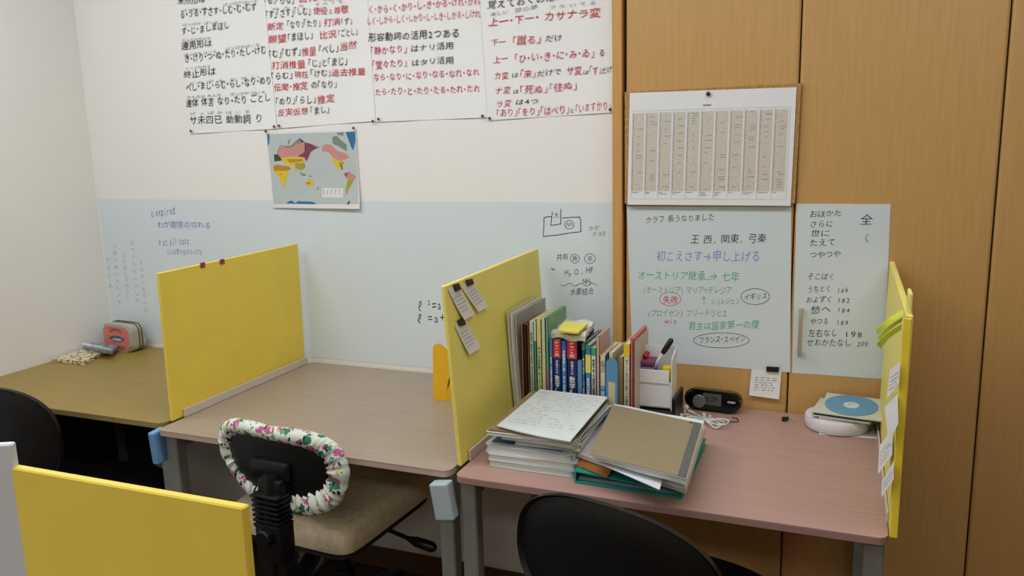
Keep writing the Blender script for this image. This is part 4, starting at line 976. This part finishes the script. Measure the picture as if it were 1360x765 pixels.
# ================================================================== ROUND BOX AND DISCS
rc = Vector((.016, 2.052, DZ))
bm = bmesh.new(); slab(bm, .13, .13, DZ+.0004, DZ+.0012, .002, rc.x+.02, rc.y+.002, .1); solo('paper_square', bm, M_paper, 'square of paper under the round white box', 'paper')
bm = bmesh.new(); lathe(bm, [(.066, .0014), (.072, .003), (.0745, .010), (.0745, .026), (.072, .031), (.066, .033), (.03, .0335), (.001, .0335)], 56, rc)
solo('round_box', bm, mat('white_gloss', '#d5d5dc', .3, .02), 'round white low box at the back of the right desk', 'box', smooth=True)
zz = DZ+.0345
tl = math.radians(0)
nb = thing('spiral_notebook', 'small spiral notepad on the round white box, under disc cases', 'notebook', (rc.x+.02, rc.y, zz), math.radians(-4))
bm = bmesh.new(); slab(bm, .115, .11, 0, .005, .002); link('pages', bm, M_paper, nb, world=False)
bm = bmesh.new()
for k in range(13): tube(bm, [(-.058+.004*math.cos(a_), -.048+k*.008, .004+.0045*math.sin(a_)) for a_ in [2*PI*j/10 for j in range(10)]], .0006, 4, closed=True)
link('spiral', bm, M_steel, nb, world=False)
def dcase(label, loc, rz, col, h=.010):
    t = thing('disc_case', label, 'disc case', loc, rz, group='disc cases on the round box')
    bm = bmesh.new(); slab(bm, .128, .118, 0, .0018, .001); link('back_cover', bm, mat('case_'+col[1:], col, .3, .03), t, world=False)
    bm = bmesh.new(); slab(bm, .118, .108, .0019, h-.0019, .001); link('tray', bm, mat('case_tray', '#35302e', .4, .1), t, world=False)
    bm = bmesh.new(); slab(bm, .128, .118, h-.0018, h, .001); link('front_cover', bm, mat('case_'+col[1:], col, .3, .03), t, world=False)
dcase('lower disc case, dark-trayed, on the notepad', (rc.x+.014, rc.y-.002, zz+.0056), math.radians(-9), '#c9c8c4')
t2 = thing('disc_case', 'topmost tilted pale disc case under the blue disc', 'disc case', (rc.x+.036, rc.y+.0, zz+.0195), group='disc cases on the round box')
t2.rotation_euler = (math.radians(6), 0, math.radians(-8))
bm = bmesh.new(); slab(bm, .142, .125, 0, .003, .001); link('cover', bm, mat('pale_case', '#c4c6b6', .35, .03), t2, world=False)
cd = thing('compact_disc', 'sky blue labelled disc on top of the cases', 'disc', (rc.x+.031, rc.y+.002, zz+.0229), group=None); cd.rotation_euler = t2.rotation_euler
bm = bmesh.new()
R1, R0, n_ = .060, .008, 56
def ringmesh(bm, r0, r1, z0, z1, n_=56):
    a_ = [[bm.verts.new((r*math.cos(2*PI*k/n_), r*math.sin(2*PI*k/n_), z)) for k in range(n_)] for r, z in ((r0, z0), (r1, z0), (r1, z1), (r0, z1))]
    for i in range(4):
        A, B = a_[i], a_[(i+1) % 4]
        for k in range(n_): bm.faces.new((A[k], A[(k+1) % n_], B[(k+1) % n_], B[k]))
ringmesh(bm, .018, .060, 0, .0012); link('disc', bm, mat('disc_blue', '#5f93b6', .3, .02), cd, world=False)
bm = bmesh.new(); ringmesh(bm, .0075, .0179, 0, .0012); link('hub', bm, mat('disc_hub', '#c2d0d6', .25, .02), cd, world=False)

# ================================================================== LEFT PILE
PGp = 'books and papers in the left pile'
lx, ly = -.600, 1.700
z = DZ+.0006
def pileb(name, label, w, d, h, dx, dy, rot, cover, page='#d4d6d0', r=.012, cat_='book', grp=PGp, t_=.0012):
    global z
    t = thing(name, label, cat_, (lx+dx, ly+dy, z), math.radians(rot), group=grp)
    cm = mat('cover_'+cover[1:], cover, .4, .05, 30)
    bm = bmesh.new(); slab(bm, w, d, 0, t_, r); slab(bm, w, d, h-t_, h, r); box(bm, (w/2-.001, 0, h/2), (.002, d-.03, h)); link('cover', bm, cm, t, world=False)
    bm = bmesh.new(); slab(bm, w-.006, d-.005, t_, h-t_, r, -.001); link('pages', bm, mat('page_'+page[1:], page, .7, .05, 200, (.05, .05, 6)), t, world=False)
    z += h+.0005; return t
pileb('book', 'bottom book of left pile, rounded pale pages', .205, .29, .014, 0, 0, -1, '#aab4b6')
pileb('book', 'second book from the bottom of the left pile, grey white', .208, .29, .015, -.004, .002, 1, '#b9c2c4')
tb = pileb('book', 'third book of the left pile with a bright blue cover', .205, .285, .018, -.006, .002, -2, '#c2ccce')
bm = bmesh.new(); slab(bm, .17, .25, .0181, .0186, .002, -.008); link('cover_print', bm, mat('bright_blue_print', '#2668a6', .4, .03), tb, world=False); z += .0006
pileb('book', 'small cream book shifted right in the left pile', .150, .25, .015, .024, .004, 2, '#cfcdb8', r=.003)
pileb('notebook', 'grey green notebook in the upper left pile', .172, .28, .008, .018, .0, -2, '#b7bdb6', r=.003, cat_='notebook')
pileb('notebook', 'white notebook just below the brown folder', .205, .29, .008, -.004, .002, 1, '#c9c9c2', r=.003, cat_='notebook')
pileb('paper_folder', 'thin brown kraft folder second from top of the left pile', .20, .285, .004, -.002, .003, 0, '#8f7a58', page='#b9a988', r=.003, cat_='folder', t_=.0008)
# top sheet bundle, slightly curled
zt_ = z+.0035
Pq = [Zp(x, y, zt_+.004) for x, y in ((717, 517), (807, 527), (757, 586), (660, 565))]
bm = bmesh.new(); tp = thing('paper_sheaf', 'curled white worksheet bundle with pencil writing topping the left pile', 'papers', (lx, ly, z), group=PGp)
bend = lambda u, v: Vector((0, 0, -.003*math.sin(PI*u)*(v)))
quadsheet(bm, [p-Vector((0, 0, .0025)) for p in Pq], Vector((0, 0, .0025)), 10, 10, bend); link('paper', bm, mat('worksheet', '#ccd3d2', .65, .03, 14), tp, smooth=True)
bm = bmesh.new(); U, V = Pq[1]-Pq[0], Pq[3]-Pq[0]
for r_ in range(14):
    v = .08+.84*r_/14; u = .07; 
    while u < .9:
        l = .02+.06*rng.random()
        if rng.random() < .55:
            qd = []
            for (a_, b_) in ((u, v), (u+l, v), (u+l, v+.008), (u, v+.008)): qd.append(bm.verts.new(Pq[0]+U*a_+V*b_+bend(a_, b_)+Vector((0, 0, .0004))))
            bm.faces.new(qd)
        u += l+.02
link('lettering', bm, mat('pencil', '#9aa3a3', .7, 0), tp)

# ================================================================== RIGHT PILE
lx, ly = -.378, 1.68
RG = 'files and papers in the right pile'
z = DZ+.0006
fl = thing('lever_file', 'teal green plastic file at the bottom of the right pile', 'file', (lx, ly, z), group=RG)
Pg = [Zp(x, y, DZ+.001) for x, y in ((800, 575), (938, 592), (906, 663), (763, 641))]
Mt = mat('teal_plastic', '#1f8c7c', .35, .04)
bm = bmesh.new(); quadsheet(bm, [p+Vector((0, 0, .0004)) for p in Pg], Vector((0, 0, .003)), 2, 2); link('back_cover', bm, Mt, fl)
bm = bmesh.new(); a, b = Pg[3], Pg[0]; nrm = Vector((0, 0, .024)); prism(bm, [a+Vector((0, 0, .0036)), b+Vector((0, 0, .0036)), b+nrm, a+nrm], Vector((.003, 0, 0))); link('spine', bm, Mt, fl)
Pt = [Pg[0]+Vector((0, 0, .024)), Pg[1]+Vector((-.0, 0, .016)), Pg[2]+Vector((0, .0, .012)), Pg[3]+Vector((0, 0, .024))]
bm = bmesh.new(); quadsheet(bm, Pt, Vector((0, 0, .0025)), 2, 2); link('front_cover', bm, Mt, fl)
bm = bmesh.new(); quadsheet(bm, [Pg[0].lerp(Pg[2], .04)+Vector((0, 0, .004)), Pg[1].lerp(Pg[3], .05)+Vector((0, 0, .004)), Pg[2].lerp(Pg[0], .03)+Vector((0, 0, .004)), Pg[3].lerp(Pg[1], .03)+Vector((0, 0, .004))], Vector((0, 0, .007)), 2, 2); link('papers', bm, mat('grey_papers', '#6b7f80', .6, .1), fl)
Pt2 = [(p[0], p[1]) for p in Pt]
TOP = [Vector((-.478, 1.796, .79)), Vector((-.261, 1.73, .79)), Vector((-.242, 1.425, .79)), Vector((-.443, 1.484, .79))]
TOP = [Zp(x, y, .79) for x, y in ((814, 537.5), (932, 562.5), (911, 634), (782, 603))]
def lay(name, label, pxs, zs, th, m, bend=None, grp=RG, cat_='papers', n=10):
    P = [Zp(x, y, zz_) for (x, y), zz_ in zip(pxs, zs)]
    bm = bmesh.new(); quadsheet(bm, P, Vector((0, 0, th)), n, n, bend)
    return solo(name, bm, m, label, cat_, grp, True)
Mp = lambda c: mat('sheaf_'+c[1:], c, .65, .05, 120, (.03, .03, 8))
zb = DZ+.0275
lay('paper_envelope', 'orange brown envelope poking out left above the teal file', [(800, 565), (850, 575), (806, 634), (759, 616)], [zb]*4, .002, mat('orange_kraft', '#a86a28', .6, .05), grp=RG, cat_='envelope')
# curved big booklet at left
def curl(u, v): return Vector((-.000, 0, .014*(1-u)**3))
lay('booklet', 'thick lilac white booklet with curled left edge in the right pile', [(809, 561), (936, 576), (911, 656), (763, 608)], [zb+.0025]*4, .009, Mp('#b9b2b6'), lambda u, v: Vector((0, 0, .010*(1-u)**3*(.4+.6*(1-v)))), cat_='booklet')
lay('paper_sheaf', 'thick white stack of worksheets in the middle of the right pile', [(826, 555), (936, 572), (910, 650), (806, 624)], [zb+.0125]*4, .010, Mp('#cfd2d0'), lambda u, v: Vector((0, 0, .009*(1-u)**2)))
lay('paper_sheaf', 'loose white sheets slipping out at the lower right of the right pile', [(815, 548), (900, 560), (876, 651), (796, 616)], [zb+.033, zb+.026, zb+.0255, zb+.033], .0012, Mp('#d2d6da'), lambda u, v: Vector((0, 0, .0)))
lay('paper_sheaf', 'upper white stack of handouts beneath the brown folder', [(815, 543), (935, 566), (912, 645), (786, 610)], [zb+.0355]*4, .0125, Mp('#d6d9d8'), lambda u, v: Vector((0, 0, .001*math.sin(9*u))))
tf = thing('kraft_folder', 'brown kraft folder with grey bound edge topping the right pile', 'folder', (lx, ly, .785), group=RG)
dzf = Vector((0, 0, zb+.0495-.79)); TOP = [Zp(x, y, zb+.054) for x, y in ((814, 537.5), (932, 562.5), (911, 634), (782, 603))]
bm = bmesh.new(); quadsheet(bm, [p-Vector((0, 0, .0030)) for p in TOP], Vector((0, 0, .0016)), 6, 6); link('pages', bm, M_paper, tf)
cut = .92
TL_, TR_, BR_, BL_ = TOP
bm = bmesh.new(); quadsheet(bm, [TL_-Vector((0, 0, .0012)), TL_.lerp(TR_, cut)-Vector((0, 0, .0012)), BL_.lerp(BR_, cut)-Vector((0, 0, .0012)), BL_-Vector((0, 0, .0012))], Vector((0, 0, .0012)), 6, 6); link('cover', bm, mat('kraft_board', '#8c7e62', .6, .04, 40), tf)
bm = bmesh.new(); quadsheet(bm, [TL_.lerp(TR_, cut)-Vector((0, 0, .0012)), TR_-Vector((0, 0, .0012)), BR_-Vector((0, 0, .0012)), BL_.lerp(BR_, cut)-Vector((0, 0, .0012))], Vector((0, 0, .0016)), 2, 6); link('binding_tape', bm, mat('grey_binding', '#5c5a58', .5, .04), tf)
bm = bmesh.new(); lathe(bm, [(.004, 0), (.004, .001), (.0015, .0011)], 14, Zp(918, 561, zb+.0545)); link('eyelet', bm, M_pin, tf)
